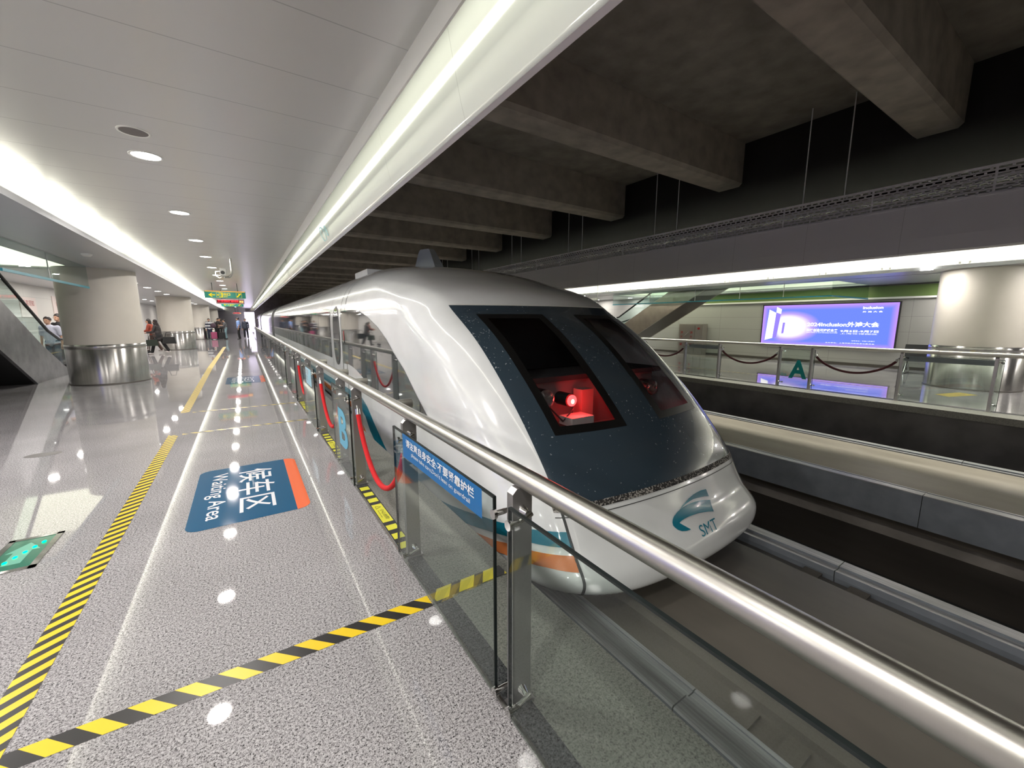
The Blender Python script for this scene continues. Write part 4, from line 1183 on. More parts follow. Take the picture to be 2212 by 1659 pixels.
# ------------------------------------------------------------------ LED advertising screens
def led_material(name, y_left, z0, h, w, sgn):
    m = bpy.data.materials.new(name); m.use_nodes = True; nt = m.node_tree; nt.nodes.clear()
    N = lambda t: nt.nodes.new(t); L = nt.links.new
    def mt(op, a, b=None, c=None):
        n = N('ShaderNodeMath'); n.operation = op
        for i, v in enumerate((a, b, c)):
            if v is None: continue
            if isinstance(v, (int, float)): n.inputs[i].default_value = v
            else: L(v, n.inputs[i])
        return n.outputs[0]
    g = N('ShaderNodeNewGeometry'); sp = N('ShaderNodeSeparateXYZ'); L(g.outputs['Position'], sp.inputs[0])
    u = mt('MULTIPLY', mt('SUBTRACT', sp.outputs[1], y_left), sgn / w)
    v = mt('MULTIPLY', mt('SUBTRACT', sp.outputs[2], z0), 1 / h)
    du = mt('MULTIPLY', mt('SUBTRACT', u, 0.22), 1 / 0.27); dv = mt('MULTIPLY', mt('SUBTRACT', v, 0.47), 1 / 0.40)
    d = mt('SQRT', mt('ADD', mt('POWER', mt('ABSOLUTE', du), 2.0), mt('POWER', mt('ABSOLUTE', dv), 2.4)))
    r = N('ShaderNodeValToRGB'); L(d, r.inputs[0]); cr = r.color_ramp
    cr.elements[0].position = 0.0; cr.elements[0].color = (1, 1, 1, 1)
    cr.elements[1].position = 1.0; cr.elements[1].color = (0.13, 0.20, 0.95, 1)
    e = cr.elements.new(0.45); e.color = (0.95, 0.92, 1.0, 1)
    e = cr.elements.new(0.75); e.color = (0.42, 0.30, 0.98, 1)
    left = N('ShaderNodeMapRange'); left.inputs['From Min'].default_value = 0.10; left.inputs['From Max'].default_value = 0.17; L(u, left.inputs['Value'])
    mx = N('ShaderNodeMix'); mx.data_type = 'RGBA'; mx.inputs[6].default_value = (0.16, 0.20, 0.95, 1); L(left.outputs[0], mx.inputs[0]); L(r.outputs[0], mx.inputs[7])
    ed = mt('MINIMUM', mt('MINIMUM', u, mt('SUBTRACT', 1.0, u)), mt('MULTIPLY', mt('MINIMUM', v, mt('SUBTRACT', 1.0, v)), h / w))
    er = N('ShaderNodeMapRange'); er.inputs['From Min'].default_value = 0.0; er.inputs['From Max'].default_value = 0.045; er.inputs['To Min'].default_value = 0.85; er.inputs['To Max'].default_value = 0; L(ed, er.inputs['Value'])
    mx2 = N('ShaderNodeMix'); mx2.data_type = 'RGBA'; mx2.inputs[7].default_value = (0.52, 0.26, 0.95, 1); L(er.outputs[0], mx2.inputs[0]); L(mx.outputs[2], mx2.inputs[6])
    em = N('ShaderNodeEmission'); em.inputs[1].default_value = 1.05; L(mx2.outputs[2], em.inputs[0])
    o = N('ShaderNodeOutputMaterial'); L(em.outputs[0], o.inputs[0])
    return m
def led_screen(x, y_left, w, z0, h, face, label):
    """face=-1: screen on the right wall looking towards -x (reading direction -y)"""
    sg = face
    root = thing('advertising_screen', (x, y_left + sg * w / 2, z0), label, 'screen')
    xs = x + face * 0.05
    U = lambda u, v, e=0.0: (xs + face * (0.002 + e), y_left + sg * w * u, z0 + h * v)
    MB().box((x, y_left - sg * 0.04, z0 - 0.04), (xs, y_left + sg * (w + 0.04), z0 + h + 0.04)).build('housing', M['black'], root)
    MB().add([U(0, 0), U(1, 0), U(1, 1), U(0, 1)], [(0, 1, 2, 3)]).build('display', led_material('display image', y_left, z0, h, w, sg), root)
    W = emit('display white', (1, 1, 1), 1.15); V = emit('display violet', (0.30, 0.22, 0.95), 0.9)
    def poly(pp, mt, e, nm): MB().add([U(a, 1 - b, e) for a, b in pp], [tuple(range(len(pp)))]).build(nm, mt, root)
    poly([(.053, .10), (.115, .185), (.100, .83), (.032, .885)], W, 0.002, 'display_shape')
    poly([(.118, .035), (.162, .10), (.158, .215), (.116, .175)], W, 0.002, 'display_shape')
    poly([(.117, .185), (.157, .225), (.135, .80), (.102, .83)], V, 0.002, 'display_shape')
    poly([(.182, .43), (.202, .43), (.195, .70), (.176, .71)], V, 0.002, 'display_shape')
    xd = (0, sg, 0)
    def tx(b, u, v, wd, hh, bold=0.0, mt=W): text(b, 0.2, U(u, 1 - v, 0.004), xd, (0, 0, 1), mt, 'display_text', root, bold, fit=(wd * w, hh * h), depth=0)
    tx('2024Inclusion外滩大会', .385, .525, .51, .115, 0.03)
    tx('科技创造可持续未来', .385, .645, .235, .072, 0.02)
    tx('9月5日-9月7日', .64, .645, .255, .05, 0.03)
    tx('CREATING A SUSTAINABLE FUTURE', .385, .675, .235, .02)
    tx('上海世博园区', .64, .69, .25, .03)
    tx('inclusion', .775, .13, .13, .06, 0.035)
    tx('外 滩 大 会', .775, .205, .13, .035, 0.02)
    tx('指导单位：中国人民银行', .725, .845, .155, .022)
    tx('主办单位：上海市经济和信息化委员会', .54, .905, .34, .025)
    return root
led_screen(17.99, 8.36, 4.15, 0.62, 1.56, -1, 'glowing blue violet advertising screen on the far wall')
led_screen(-6.29, 2.6, 4.15, 0.62, 1.56, 1, 'advertising screen on the near platform wall, seen only mirrored in the train windows')

# ------------------------------------------------------------------ smoke curtains
def curtain(xe, x2, ya, yb, yret, zb, zt, label, seams):
    root = thing('smoke_curtain', (xe, ya, zb), label, 'glass curtain', 'glass curtains round the escalator voids')
    MB().box((xe - 0.005, ya, zb), (xe + 0.005, yb, zt)).build('glass_panel', M['curtain'], root)
    MB().box((min(xe, x2), yret - 0.005, zb), (max(xe, x2), yret + 0.005, zt)).build('glass_panel', M['curtain'], root)
    MB().box((xe - 0.012, ya, zb - 0.045), (xe + 0.012, yb, zb)).build('bottom_bar', M['teal'], root)
    MB().box((min(xe, x2), yret - 0.012, zb - 0.045), (max(xe, x2), yret + 0.012, zb)).build('bottom_bar', M['teal'], root)
    for s in seams:
        MB().box((xe - 0.007, s - 0.008, zb), (xe + 0.007, s + 0.008, zt)).build('joint_strip', M['white'], root)
curtain(-2.97, -6.0, 9.45, 13.62, 9.45, 2.38, 2.85, 'glass smoke curtain with teal bottom bar hanging in front of the nearest left column', (11.3,))
curtain(14.69, 17.75, 5.0, 13.6, 5.0, 2.34, 2.77, 'glass smoke curtain with teal bottom bar above the far escalator', (6.3, 7.7, 9.4, 11.5))
# lime lit frieze on the far wall
o = MB().box((17.93, -3, 2.36), (18.0, 13.5, 2.72)).build('wall_frieze', M['lime']); tag(o, 'lime green band high on the far wall above the screen', 'wall band')
o = MB().box((17.92, -3, 2.30), (18.0, 13.5, 2.36)).build('wall_ledge', M['white']); tag(o, 'pale ledge under the lime green wall band', 'ledge')

# ------------------------------------------------------------------ escalators
def escalator(x0, x1, bot, top, hand, label, side_m, under_m, back=None):
    """polygons in (y,z): bot line, top line (same direction), handrail path"""
    root = thing('escalator', ((x0 + x1) / 2, bot[0][0], 0), label, 'escalator', 'escalators')
    poly = bot + top[::-1]
    MB().prism(poly, 0, x0, x0 + 0.06 * (1 if x1 > x0 else -1)).build('side_panel', side_m, root)
    MB().prism(poly, 0, x1 - 0.06 * (1 if x1 > x0 else -1), x1).build('side_panel', side_m, root)
    m = MB()
    for a, b in zip(bot[:-1], bot[1:]):
        m.add([(x0, a[0], a[1] + .002), (x1, a[0], a[1] + .002), (x1, b[0], b[1] + .002), (x0, b[0], b[1] + .002)], [(0, 1, 2, 3)])
    m.build('underside', under_m, root)
    m = MB()
    for a, b in zip(top[:-1], top[1:]):
        d = math.hypot(b[0] - a[0], b[1] - a[1]); n = max(1, int(abs(b[1] - a[1]) / 0.2))
        for i in range(n):
            ya = a[0] + (b[0] - a[0]) * i / n; yb = a[0] + (b[0] - a[0]) * (i + 1) / n; za = a[1] + (b[1] - a[1]) * i / n
            xa = x0 + 0.08 * (1 if x1 > x0 else -1); xb = x1 - 0.08 * (1 if x1 > x0 else -1)
            m.box((xa, ya, za - 0.25), (xb, yb, za - 0.08))
    m.build('steps', M['rubber'], root)
    for xx in (x0 + 0.03 * (1 if x1 > x0 else -1), x1 - 0.03 * (1 if x1 > x0 else -1)):
        MB().tube([(xx, y, z) for y, z in hand], 0.035, 12).build('handrail_belt', M['rubber'], root)
        gl = MB()
        g_t = [(y, z) for y, z in hand if hand[0] != (y, z)]
        gl.prism([(y, z) for y, z in g_t] + [(y, z - 0.75) for y, z in g_t[::-1]], 0, xx - 0.004, xx + 0.004)
        gl.build('balustrade_glass', M['curtain'], root)
        MB().tube([(xx, y, z + 0.01) for y, z in top], 0.02, 8).build('deck_trim', M['rail_steel'], root)
    return root
escalator(-4.5, -5.7, [(17.6, 0.0), (15.12, 0.0), (13.54, 0.966), (8.6, 4.0)], [(17.6, 0.05), (17.1, 0.28), (15.75, 0.97), (14.0, 2.05), (10.9, 4.0)],
          [(17.7, 0.75), (17.85, 0.9), (17.75, 1.03), (17.1, 1.06), (16.4, 1.32), (15.35, 1.95), (14.2, 2.66), (12.3, 3.85)],
          'grey steel escalator rising towards the viewer at the left edge', M['esc_grey'], M['black'])
escalator(15.2, 16.6, [(15.2, 0.0), (14.2, 0.0), (12.46, 0.98), (9.56, 2.65), (7.3, 3.95)], [(15.5, 0.25), (14.5, 0.75), (12.4, 1.95), (9.7, 3.5), (8.9, 3.95)],
          [(16.9, 0.95), (17.0, 1.05), (16.9, 1.15), (15.9, 1.2), (13.67, 1.75), (11.8, 2.84), (10.0, 3.9)],
          'bronze sided escalator rising behind the far guardrail', M['esc_metal'], M['esc_dark'])

# ------------------------------------------------------------------ far platform furniture
root = thing('fire_hose_cabinet', (17.6, 11.35, 0), 'steel fire hose cabinet with red writing on the far platform', 'cabinet')
MB().box((17.55, 10.75, 0.0), (17.95, 11.95, 1.42)).build('body', M['cabinet'], root)
MB().box((17.53, 11.12, 0.1), (17.55, 11.92, 1.36)).build('door', M['cabinet'], root)
MB().box((17.53, 10.78, 0.1), (17.55, 11.10, 1.36)).build('door', M['cabinet'], root)
MB().tube([(17.52, 11.62, 0.88), (17.52, 11.42, 1.06)], 0.018, 8).build('handle', M['chrome'], root)
MB().tube([(17.55, 10.92, 1.22), (17.50, 10.92, 1.22)], 0.05, 16).build('alarm_button', M['red_paint'], root)
for yy in (11.78, 11.28):
    for i, ch in enumerate('消火栓箱'):
        text(ch, 0.13, (17.525, yy + 0.065, 0.98 - 0.19 * i), (0, -1, 0), (0, 0, 1), M['red_paint'], 'cabinet_text', root, 0.02)
def bench(x, y, label):
    root = thing('waiting_bench', (x, y, 0), label, 'bench', 'black benches on the far platform')
    for i in range(3):
        yy = y - i * 0.6
        MB().prism([(x - 0.25, 0.42), (x + 0.22, 0.40), (x + 0.22, 0.44), (x - 0.25, 0.46)], 1, yy - 0.26, yy + 0.26).build('seat', M['rubber'], root)
        MB().prism([(x + 0.20, 0.50), (x + 0.30, 0.86), (x + 0.33, 0.86), (x + 0.24, 0.50)], 1, yy - 0.26, yy + 0.26).build('backrest', M['rubber'], root)
    MB().box((x - 0.03, y - 1.5, 0.36), (x + 0.05, y + 0.3, 0.41)).build('beam', M['post_steel'], root)
    for yy in (y + 0.1, y - 1.3):
        m = MB(); m.tube([(x, yy, 0.37), (x - 0.25, yy, 0.02)], 0.02, 8); m.tube([(x, yy, 0.37), (x + 0.27, yy, 0.02)], 0.02, 8)
        m.tube([(x - 0.28, yy, 0.02), (x + 0.3, yy, 0.02)], 0.02, 8)
        m.build('leg', M['chrome'], root)
bench(16.9, 3.5, 'black metal bench partly hidden behind the right edge column')
bench(16.9, -0.3, 'black metal bench right of the right edge column')
# posters on the left wall and red alarm bells
for i, (yy, zz, w_, h_) in enumerate(((21.5, 2.05, 1.3, 0.7), (24.5, 2.1, 1.5, 0.9))):
    root = thing('wall_notice', (-6.27, yy, zz), ('pale notice sheet on the left wall beyond the escalator glass', 'second pale notice on the left wall, nearer the column')[i], 'poster')
    MB().box((-6.3, yy - w_ / 2, zz - h_ / 2), (-6.28, yy + w_ / 2, zz + h_ / 2)).build('sheet', M['paper'], root)
    text('乘客须知', 0.2, (-6.277, yy - 0.45, zz + 0.05), (0, 1, 0), (0, 0, 1), M['red_paint'], 'notice_text', root, 0.0, fit=(0.9, 0.2))
o = MB().box((-6.3, 26.6, 1.95), (-6.1, 27.0, 2.25)).build('alarm_box', M['red_paint']); tag(o, 'small red alarm box on the left wall beside the nearest column', 'alarm')

# ------------------------------------------------------------------ hanging signs and camera
def hang_rods(root, y, xs, z0):
    for x in xs: MB().tube([(x, y, z0), (x, y, ZC)], 0.014, 8).build('hanger', M['black'], root)
def exit_sign(y, x0, x1, z0, z1, label):
    root = thing('exit_sign', ((x0 + x1) / 2, y, z1), label, 'sign', 'hanging exit signs')
    MB().box((x0, y - 0.08, z0), (x1, y + 0.08, z1)).build('sign_box', M['sign_green'], root)
    MB().box((x0 + 0.02, y - 0.083, z1 - 0.035), (x1 - 0.02, y - 0.081, z1 - 0.006)).build('orange_line', emit('sign orange', (1, 0.4, 0.05), 1.0), root)
    w = x1 - x0; h = z1 - z0; X = lambda u: x0 + w * u; Z = lambda v: z0 + h * v; yy = y - 0.082
    def poly(pp, nm='pictogram'): MB().add([(X(a), yy, Z(b)) for a, b in pp], [tuple(range(len(pp)))]).build(nm, M['sign_yellow'], root)
    poly([(.09, .42), (.16, .68), (.19, .68), (.15, .49), (.25, .49), (.25, .36), (.15, .36), (.19, .16), (.16, .16)], 'arrow')
    m = MB()
    def bar(a, b, c, d): m.add([(X(a), yy, Z(b)), (X(c), yy, Z(b)), (X(c), yy, Z(d)), (X(a), yy, Z(d))], [(0, 1, 2, 3)])
    bar(.34, .12, .43, .2); bar(.40, .12, .43, .74); bar(.34, .66, .43, .74); bar(.30, .39, .38, .47)
    m.add([(X(.29), yy, Z(.43)), (X(.325), yy, Z(.58)), (X(.325), yy, Z(.28))], [(0, 1, 2)])
    for a, b, c, d in ((.28, .08, .44, .10), (.28, .77, .44, .79), (.28, .08, .285, .79), (.435, .08, .44, .79)): bar(a, b, c, d)
    m.build('pictogram', M['sign_yellow'], root)
    text('出口', 0.2, (X(.455), yy, Z(.36)), (1, 0, 0), (0, 0, 1), M['sign_yellow'], 'sign_text', root, 0.03, fit=(w * .16, h * .38), depth=0.001)
    text('EXIT', 0.1, (X(.46), yy, Z(.12)), (1, 0, 0), (0, 0, 1), M['sign_yellow'], 'sign_text', root, 0.03, fit=(w * .09, h * .14), depth=0.001)
    m = MB()
    def bar(a, b, c, d): m.add([(X(a), yy, Z(b)), (X(c), yy, Z(b)), (X(c), yy, Z(d)), (X(a), yy, Z(d))], [(0, 1, 2, 3)])
    for a, b, c, d in ((.76, .08, .90, .10), (.76, .77, .90, .79), (.76, .08, .765, .79), (.895, .08, .90, .79)): bar(a, b, c, d)
    m.add([(X(.775), yy, Z(.16)), (X(.80), yy, Z(.16)), (X(.885), yy, Z(.62)), (X(.885), yy, Z(.70)), (X(.86), yy, Z(.70)), (X(.775), yy, Z(.26))], [(0, 1, 2, 3, 4, 5)])
    bar(.82, .5, .835, .72)
    m.build('pictogram', M['sign_yellow'], root)
    hang_rods(root, y, (X(.19), X(.80)), z1)
exit_sign(22.0, -1.285, 0.19, 2.555, 2.855, 'nearest green hanging exit sign with yellow arrow and escalator symbol')
exit_sign(31.5, -1.05, 0.10, 2.46, 2.70, 'second green exit sign hanging behind the red display board')
def board(y, x0, x1, z0, z1, label):
    root = thing('led_board', ((x0 + x1) / 2, y, z1), label, 'display board', 'hanging red display boards')
    MB().box((x0, y - 0.09, z0), (x1, y + 0.09, z1)).build('housing', mat('board housing', (0.2, 0.17, 0.17), 0.4), root)
    MB().box((x0 + 0.04, y - 0.093, z0 + 0.05), (x1 - 0.04, y - 0.091, z1 - 0.05)).build('display', emit('board glow', (0.55, 0.04, 0.06), 0.35), root)
    text('下一班列车开往浦东机场', 0.2, (x0 + 0.08, y - 0.095, z0 + 0.09), (1, 0, 0), (0, 0, 1), M['red_led'], 'display_text', root, 0.02, fit=((x1 - x0) * .72, (z1 - z0) * .5), depth=0)
    text('09:20', 0.2, (x0 + (x1 - x0) * .82, y - 0.095, z0 + 0.07), (1, 0, 0), (0, 0, 1), M['amber_led'], 'display_text', root, 0.02, fit=((x1 - x0) * .14, (z1 - z0) * .42), depth=0)
    hang_rods(root, y, (x0 + 0.25, x1 - 0.25), z1)
board(27.0, -1.12, 0.14, 2.47, 2.72, 'red text display board hanging between the two green exit signs')
board(50.0, -0.84, -0.10, 2.20, 2.36, 'distant small red display board at the end of the platform')
# CCTV camera on a bent pole
root = thing('security_camera', (-0.25, 13.6, ZC), 'white security camera hanging from a bent ceiling pole above the walkway', 'camera')
MB().tube([(-0.14, 13.2, ZC), (-0.14, 13.2, 2.84), (-0.16, 13.21, 2.77), (-0.21, 13.22, 2.72), (-0.31, 13.2, 2.715)], 0.026, 12).build('pole', M['rail_steel'], root)
m = MB(); m.prism([(-0.40, 2.74), (-0.27, 2.73), (-0.26, 2.90), (-0.39, 2.91)], 1, 12.9, 13.4); m.build('camera_body', M['white'], root)
MB().tube([(-0.33, 12.905, 2.80), (-0.33, 12.885, 2.80)], 0.045, 16).build('lens', M['black'], root)
MB().tube([(-0.33, 13.38, 2.76), (-0.42, 13.42, 2.70), (-0.50, 13.45, 2.76), (-0.50, 13.45, 2.86), (-0.42, 13.44, 2.88), (-0.36, 13.42, 2.86)], 0.011, 8).build('cable', M['white'], root)
root = thing('security_camera', (10.9, 10.9, 3.0), 'small white security camera hanging under the far fascia just right of the train roof', 'camera')
MB().tube([(10.9, 10.85, ZC), (10.9, 10.85, 2.36)], 0.012, 8).build('pole', M['rail_steel'], root)
MB().prism([(10.86, 2.33), (10.94, 2.33), (10.94, 2.41), (10.86, 2.41)], 1, 10.85, 11.15).build('camera_body', M['white'], root)
MB().tube([(10.9, 11.15, 2.36), (10.9, 11.3, 2.34), (10.9, 11.36, 2.44), (10.9, 11.25, 2.52), (10.9, 11.1, 2.42)], 0.008, 8).build('cable', M['rail_steel'], root)
# round operator badge on the fascia
xb_, yb_, zb_ = 1.235, 7.55, 3.02
root = thing('fascia_badge', (1.2, 7.6, 3.05), 'faint teal operator badge printed on the luminous fascia', 'badge')
def fas(y, t):      # point on the sloping inner face
    a = (1.315, 2.92); b = (1.22, 3.16)
    return (a[0] + (b[0] - a[0]) * t - 0.006, y, a[1] + (b[1] - a[1]) * t)
pale_teal = mat('faint teal print', (0.25, 0.55, 0.60), 0.4)
m = MB()
n = 28
vo = [fas(7.75 + 0.17 * math.cos(2 * PI * k / n), 0.5 + 0.5 * math.sin(2 * PI * k / n)) for k in range(n)]
vi = [fas(7.75 + 0.13 * math.cos(2 * PI * k / n), 0.5 + 0.38 * math.sin(2 * PI * k / n)) for k in range(n)]
m.add(vo + vi, [(k, (k + 1) % n, (k + 1) % n + n, k + n) for k in range(n)]); m.build('badge_ring', pale_teal, root, fixn=False)
text('8', 0.2, fas(7.5, 0.2), (0, -1, 0), (-0.37, 0, 0.93), pale_teal, 'badge_letter', root, 0.02, fit=(0.13, 0.17), depth=0.002)
o = MB().box((0.2, 66.5, 0.0), (1.35, 66.55, 2.7)).build('end_screen', M['bright_end']); tag(o, 'bright violet white screen at the very end of the platform', 'screen')

# ------------------------------------------------------------------ people
def fuse(mb_list, name, mt, parent, voxel=0.012, smooth=6):
    m = MB()
    for f in mb_list: f(m)
    o = m.build(name, mt, None, fixn=True)
    md = o.modifiers.new('r', 'REMESH'); md.mode = 'VOXEL'; md.voxel_size = voxel; md.use_smooth_shade = True
    sm = o.modifiers.new('s', 'SMOOTH'); sm.iterations = smooth; sm.factor = 0.5
    dg = bpy.context.evaluated_depsgraph_get()
    me = bpy.data.meshes.new_from_object(o.evaluated_get(dg)); me.name = name
    old = o.data; o.modifiers.clear(); o.data = me; bpy.data.meshes.remove(old)
    me.materials.clear(); me.materials.append(mt)
    for p in me.polygons: p.use_smooth = True
    o.parent = parent
    return o
def limb(pts, rs, n=12):
    def f(m):
        m.tube(pts, rs, n)
        for p, r in zip(pts, rs): m.sphere(p, r * 0.985, n, 8)
    return f
def ball(c, r, sc=(1, 1, 1)):
    return lambda m: m.sphere(c, r, 16, 12, 0, sc)
cloth = {}
def cl(name, col, rough=0.8):
    if name not in cloth: cloth[name] = mat(name, col, rough)
    return cloth[name]
def person(x, y, h, face, label, top, trousers, pose='stand', hairlen=0, arm='down', shoe=(0.03, 0.03, 0.03), lean=0.0, hood=None, short=False, group=None, coatlen=0.0):
    """face = heading in degrees (0 looks towards +y, 180 towards the camera end)"""
    k = h / 1.72
    root = thing('person', (x, y, 0), label, 'person', group)
    a = math.radians(face)
    fx, fy = -math.sin(a), math.cos(a)      # forward
    rx, ry = math.cos(a), math.sin(a)       # right
    def P(r, f, z): return Vector(((r * rx + f * fx) * k, (r * ry + f * fy) * k, z * k))
    L = lean
    st = {'stand': (0.03, -0.03, 0.10), 'walk': (0.24, -0.26, 0.10), 'stride': (0.34, -0.30, 0.09)}[pose]
    def leg(s, df):
        kx = df * 0.55 + 0.04; lift = 0.07 if df < -0.2 else 0.0
        return [P(s * 0.09, 0, 0.90), P(s * 0.095, kx, 0.50), P(s * st[2], df, 0.09 + lift)]
    LL, RL = leg(-1, st[0]), leg(1, st[1])
    neck = P(0, 0.02 + L, 1.46); head = P(0, 0.045 + L * 1.15, 1.60)
    chest = P(0, 0.01 + L * 0.8, 1.30); waist = P(0, L * 0.3, 1.05); pelvis = P(0, 0, 0.93)
    shl = [P(-0.19, L, 1.40), P(0.19, L, 1.40)]
    arms = []
    for i, s in ((0, -1), (1, 1)):
        if arm == 'down': e, w_ = P(s * 0.235, L * 0.6 - 0.02, 1.12), P(s * 0.24, 0.05 + L * 0.3, 0.87)
        elif arm == 'fold': e, w_ = P(s * 0.25, L * 0.7 - 0.02, 1.13), P(s * 0.06, 0.23 + L, 1.16)
        elif arm == 'reach': e, w_ = P(s * 0.24, L * 0.7 + 0.1, 1.14), P(s * 0.15, 0.38 + L, 1.08)
        elif arm == 'point' and s < 0: e, w_ = P(-0.36, 0.06, 1.28), P(-0.58, 0.18, 1.30)
        else: e, w_ = P(s * 0.235, -0.02, 1.12), P(s * 0.24, 0.06, 0.87)
        arms.append((shl[i], e, w_))
    def hand(m, e, w_):
        d = (w_ - e).normalized(); side = d.cross(Vector((0, 0, 1)))
        if side.length < 0.2: side = Vector((rx, ry, 0))
        side.normalize(); nrm = side.cross(d)
        pc = w_ + d * 0.045 * k
        m.tube([w_, pc, w_ + d * 0.085 * k], [0.022 * k, 0.034 * k, 0.030 * k], 10)
        for j, ln in enumerate((0.066, 0.075, 0.070, 0.055)):
            b = w_ + d * 0.083 * k + side * (j - 1.5) * 0.019 * k
            m.tube([b, b + d * ln * 0.5 * k - nrm * 0.006 * k, b + d * ln * k - nrm * 0.022 * k], [0.0095 * k, 0.009 * k, 0.0075 * k], 7)
        b = w_ + d * 0.025 * k - side * 0.026 * k
        m.tube([b, b + d * 0.03 * k - side * 0.022 * k, b + d * 0.06 * k - side * 0.026 * k], [0.012 * k, 0.0105 * k, 0.009 * k], 7)
    fs = []
    fs.append(ball(head + P(0, -0.005, 0.02), 0.088 * k, (0.86, 0.98, 1.12)))
    fs.append(ball(head + P(0, 0.03, -0.045), 0.055 * k, (0.95, 1, 1)))
    fs.append(ball(head + P(0, 0.092, -0.005), 0.016 * k, (1, 1, 1.6)))
    fs.append(ball(head + P(0, 0.078, -0.048), 0.017 * k, (1.3, 0.8, 0.6)))
    for s in (-1, 1): fs.append(ball(head + P(s * 0.078, -0.005, -0.01), 0.018 * k, (0.6, 1, 1.5)))
    fs.append(limb([neck, head + P(0, -0.01, -0.04)], [0.052 * k, 0.05 * k]))
    fs.append(limb([chest, waist, pelvis], [0.12 * k, 0.105 * k, 0.12 * k]))
    fs.append(limb([shl[0], shl[1]], [0.055 * k, 0.055 * k]))
    for s_, e, w_ in arms:
        fs.append(limb([s_, e, w_], [0.048 * k, 0.038 * k, 0.024 * k]))
        fs.append(lambda m, e=e, w_=w_: hand(m, e, w_))
    for lg in (LL, RL): fs.append(limb(lg, [0.078 * k, 0.055 * k, 0.038 * k]))
    off = Vector((x, y, 0))
    def shifted(flist):
        def g(m):
            m2 = MB()
            for f in flist: f(m2)
            m.add(m2.v, m2.f, 0, True)
        return [g]
    body = fuse(shifted(fs), 'body', M['skin'], root, 0.009, 3)
    # shirt / jacket
    sf = [limb([P(0, 0.01 + L * .9, 1.36), P(0, L * .8, 1.26), P(0, L * 0.4, 1.08), P(0, L * 0.1, 0.94 - coatlen)], [0.135 * k, 0.148 * k, 0.135 * k, 0.145 * k]),
          limb([P(-0.17, L, 1.385), P(0.17, L, 1.385)], [0.072 * k, 0.072 * k]), limb([P(-0.07, L * .4, 1.08), P(0.07, L * .4, 1.08)], [0.115 * k, 0.115 * k]),
          limb([P(-0.08, L * .1, 0.93 - coatlen), P(0.08, L * .1, 0.93 - coatlen)], [0.115 * k, 0.115 * k]),
          limb([P(0, 0.012 + L, 1.42), P(0, 0.02 + L, 1.47)], [0.075 * k, 0.06 * k])]
    for s_, e, w_ in arms:
        if short: sf.append(limb([s_, s_.lerp(e, 0.75)], [0.066 * k, 0.06 * k]))
        else: sf.append(limb([s_, e, e.lerp(w_, 0.92)], [0.066 * k, 0.055 * k, 0.04 * k]))
    fuse(shifted(sf), 'shirt', top, root, 0.014, 5)
    tf = [limb([P(-0.07, 0, 0.95), P(0.07, 0, 0.95)], [0.12 * k, 0.12 * k])]
    for lg in (LL, RL): tf.append(limb([lg[0], lg[1], lg[1].lerp(lg[2], 0.93)], [0.105 * k, 0.078 * k, 0.066 * k]))
    fuse(shifted(tf), 'trousers', trousers, root, 0.014, 5)
    shm = cl('shoe %s' % (shoe,), shoe, 0.5)
    for lg in (LL, RL):
        z = lg[2].z / k - 0.09
        b = Vector((lg[2].x, lg[2].y, 0))
        m = MB(); F = Vector((fx, fy, 0)) * k
        base = b + Vector((0, 0, (0.045 + z) * k))
        m.sphere(tuple(base + F * 0.05), 0.052 * k, 14, 10, 0, (0.9 + 1.3 * abs(fx), 0.9 + 1.3 * abs(fy), 0.8))
        m.sphere(tuple(base - F * 0.02 + Vector((0, 0, 0.02 * k))), 0.046 * k, 12, 8)
        o = m.build('shoe', shm, None); o.parent = root
    for s in (-1, 1):
        m = MB(); m.sphere(tuple(head + P(s * 0.032, 0.083, 0.012)), 0.009 * k, 8, 6); o = m.build('eye', M['black'], None); o.parent = root
    # hair or headscarf
    hm = hood if hood else M['hair']
    hf = [ball(head + P(0, -0.022, 0.045), 0.097 * k, (0.92, 1.0, 0.98))]
    if hairlen: hf.append(limb([head + P(0, -0.06, 0.0), head + P(0, -0.075, -0.10 * hairlen), P(0, -0.10 + L, 1.44 - 0.12 * hairlen)], [0.075 * k, 0.07 * k, 0.05 * k]))
    if hood: hf.append(limb([head + P(0, -0.02, -0.02), P(0, 0.0 + L, 1.44)], [0.095 * k, 0.11 * k])); 
    hair = fuse(shifted(hf), 'hair' if not hood else 'headscarf', hm, root, 0.012, 3)
    return root
def suitcase(x, y, w, d, h, mt, label, rz=0.0, handle=True):
    root = thing('suitcase', (x, y, 0), label, 'suitcase')
    m = MB().box((x - w / 2, y - d / 2, 0.06), (x + w / 2, y + d / 2, h)); o = m.build('shell', mt, root)
    md = o.modifiers.new('b', 'BEVEL'); md.width = 0.035; md.segments = 3
    MB().box((x - w / 2 - 0.004, y - 0.006, 0.07), (x + w / 2 + 0.004, y + 0.006, h - 0.01)).build('zip_seam', M['rubber'], root)
    for sx in (-1, 1):
        for sy in (-1, 1):
            MB().tube([(x + sx * (w / 2 - 0.05) - 0.015, y + sy * (d / 2 - 0.04), 0.03), (x + sx * (w / 2 - 0.05) + 0.015, y + sy * (d / 2 - 0.04), 0.03)], 0.03, 12).build('wheel', M['black'], root)
    if handle:
        MB().tube([(x - 0.08, y, h - 0.02), (x - 0.08, y, h + 0.3), (x + 0.08, y, h + 0.3), (x + 0.08, y, h - 0.02)], 0.011, 8).build('pull_handle', M['chrome'], root)
    root.rotation_euler = (0, 0, rz)
    return root
black_c = cl('black cloth', (0.012, 0.012, 0.013)); navy = cl('navy cloth', (0.02, 0.025, 0.05)); grey_c = cl('grey cloth', (0.10, 0.10, 0.105))
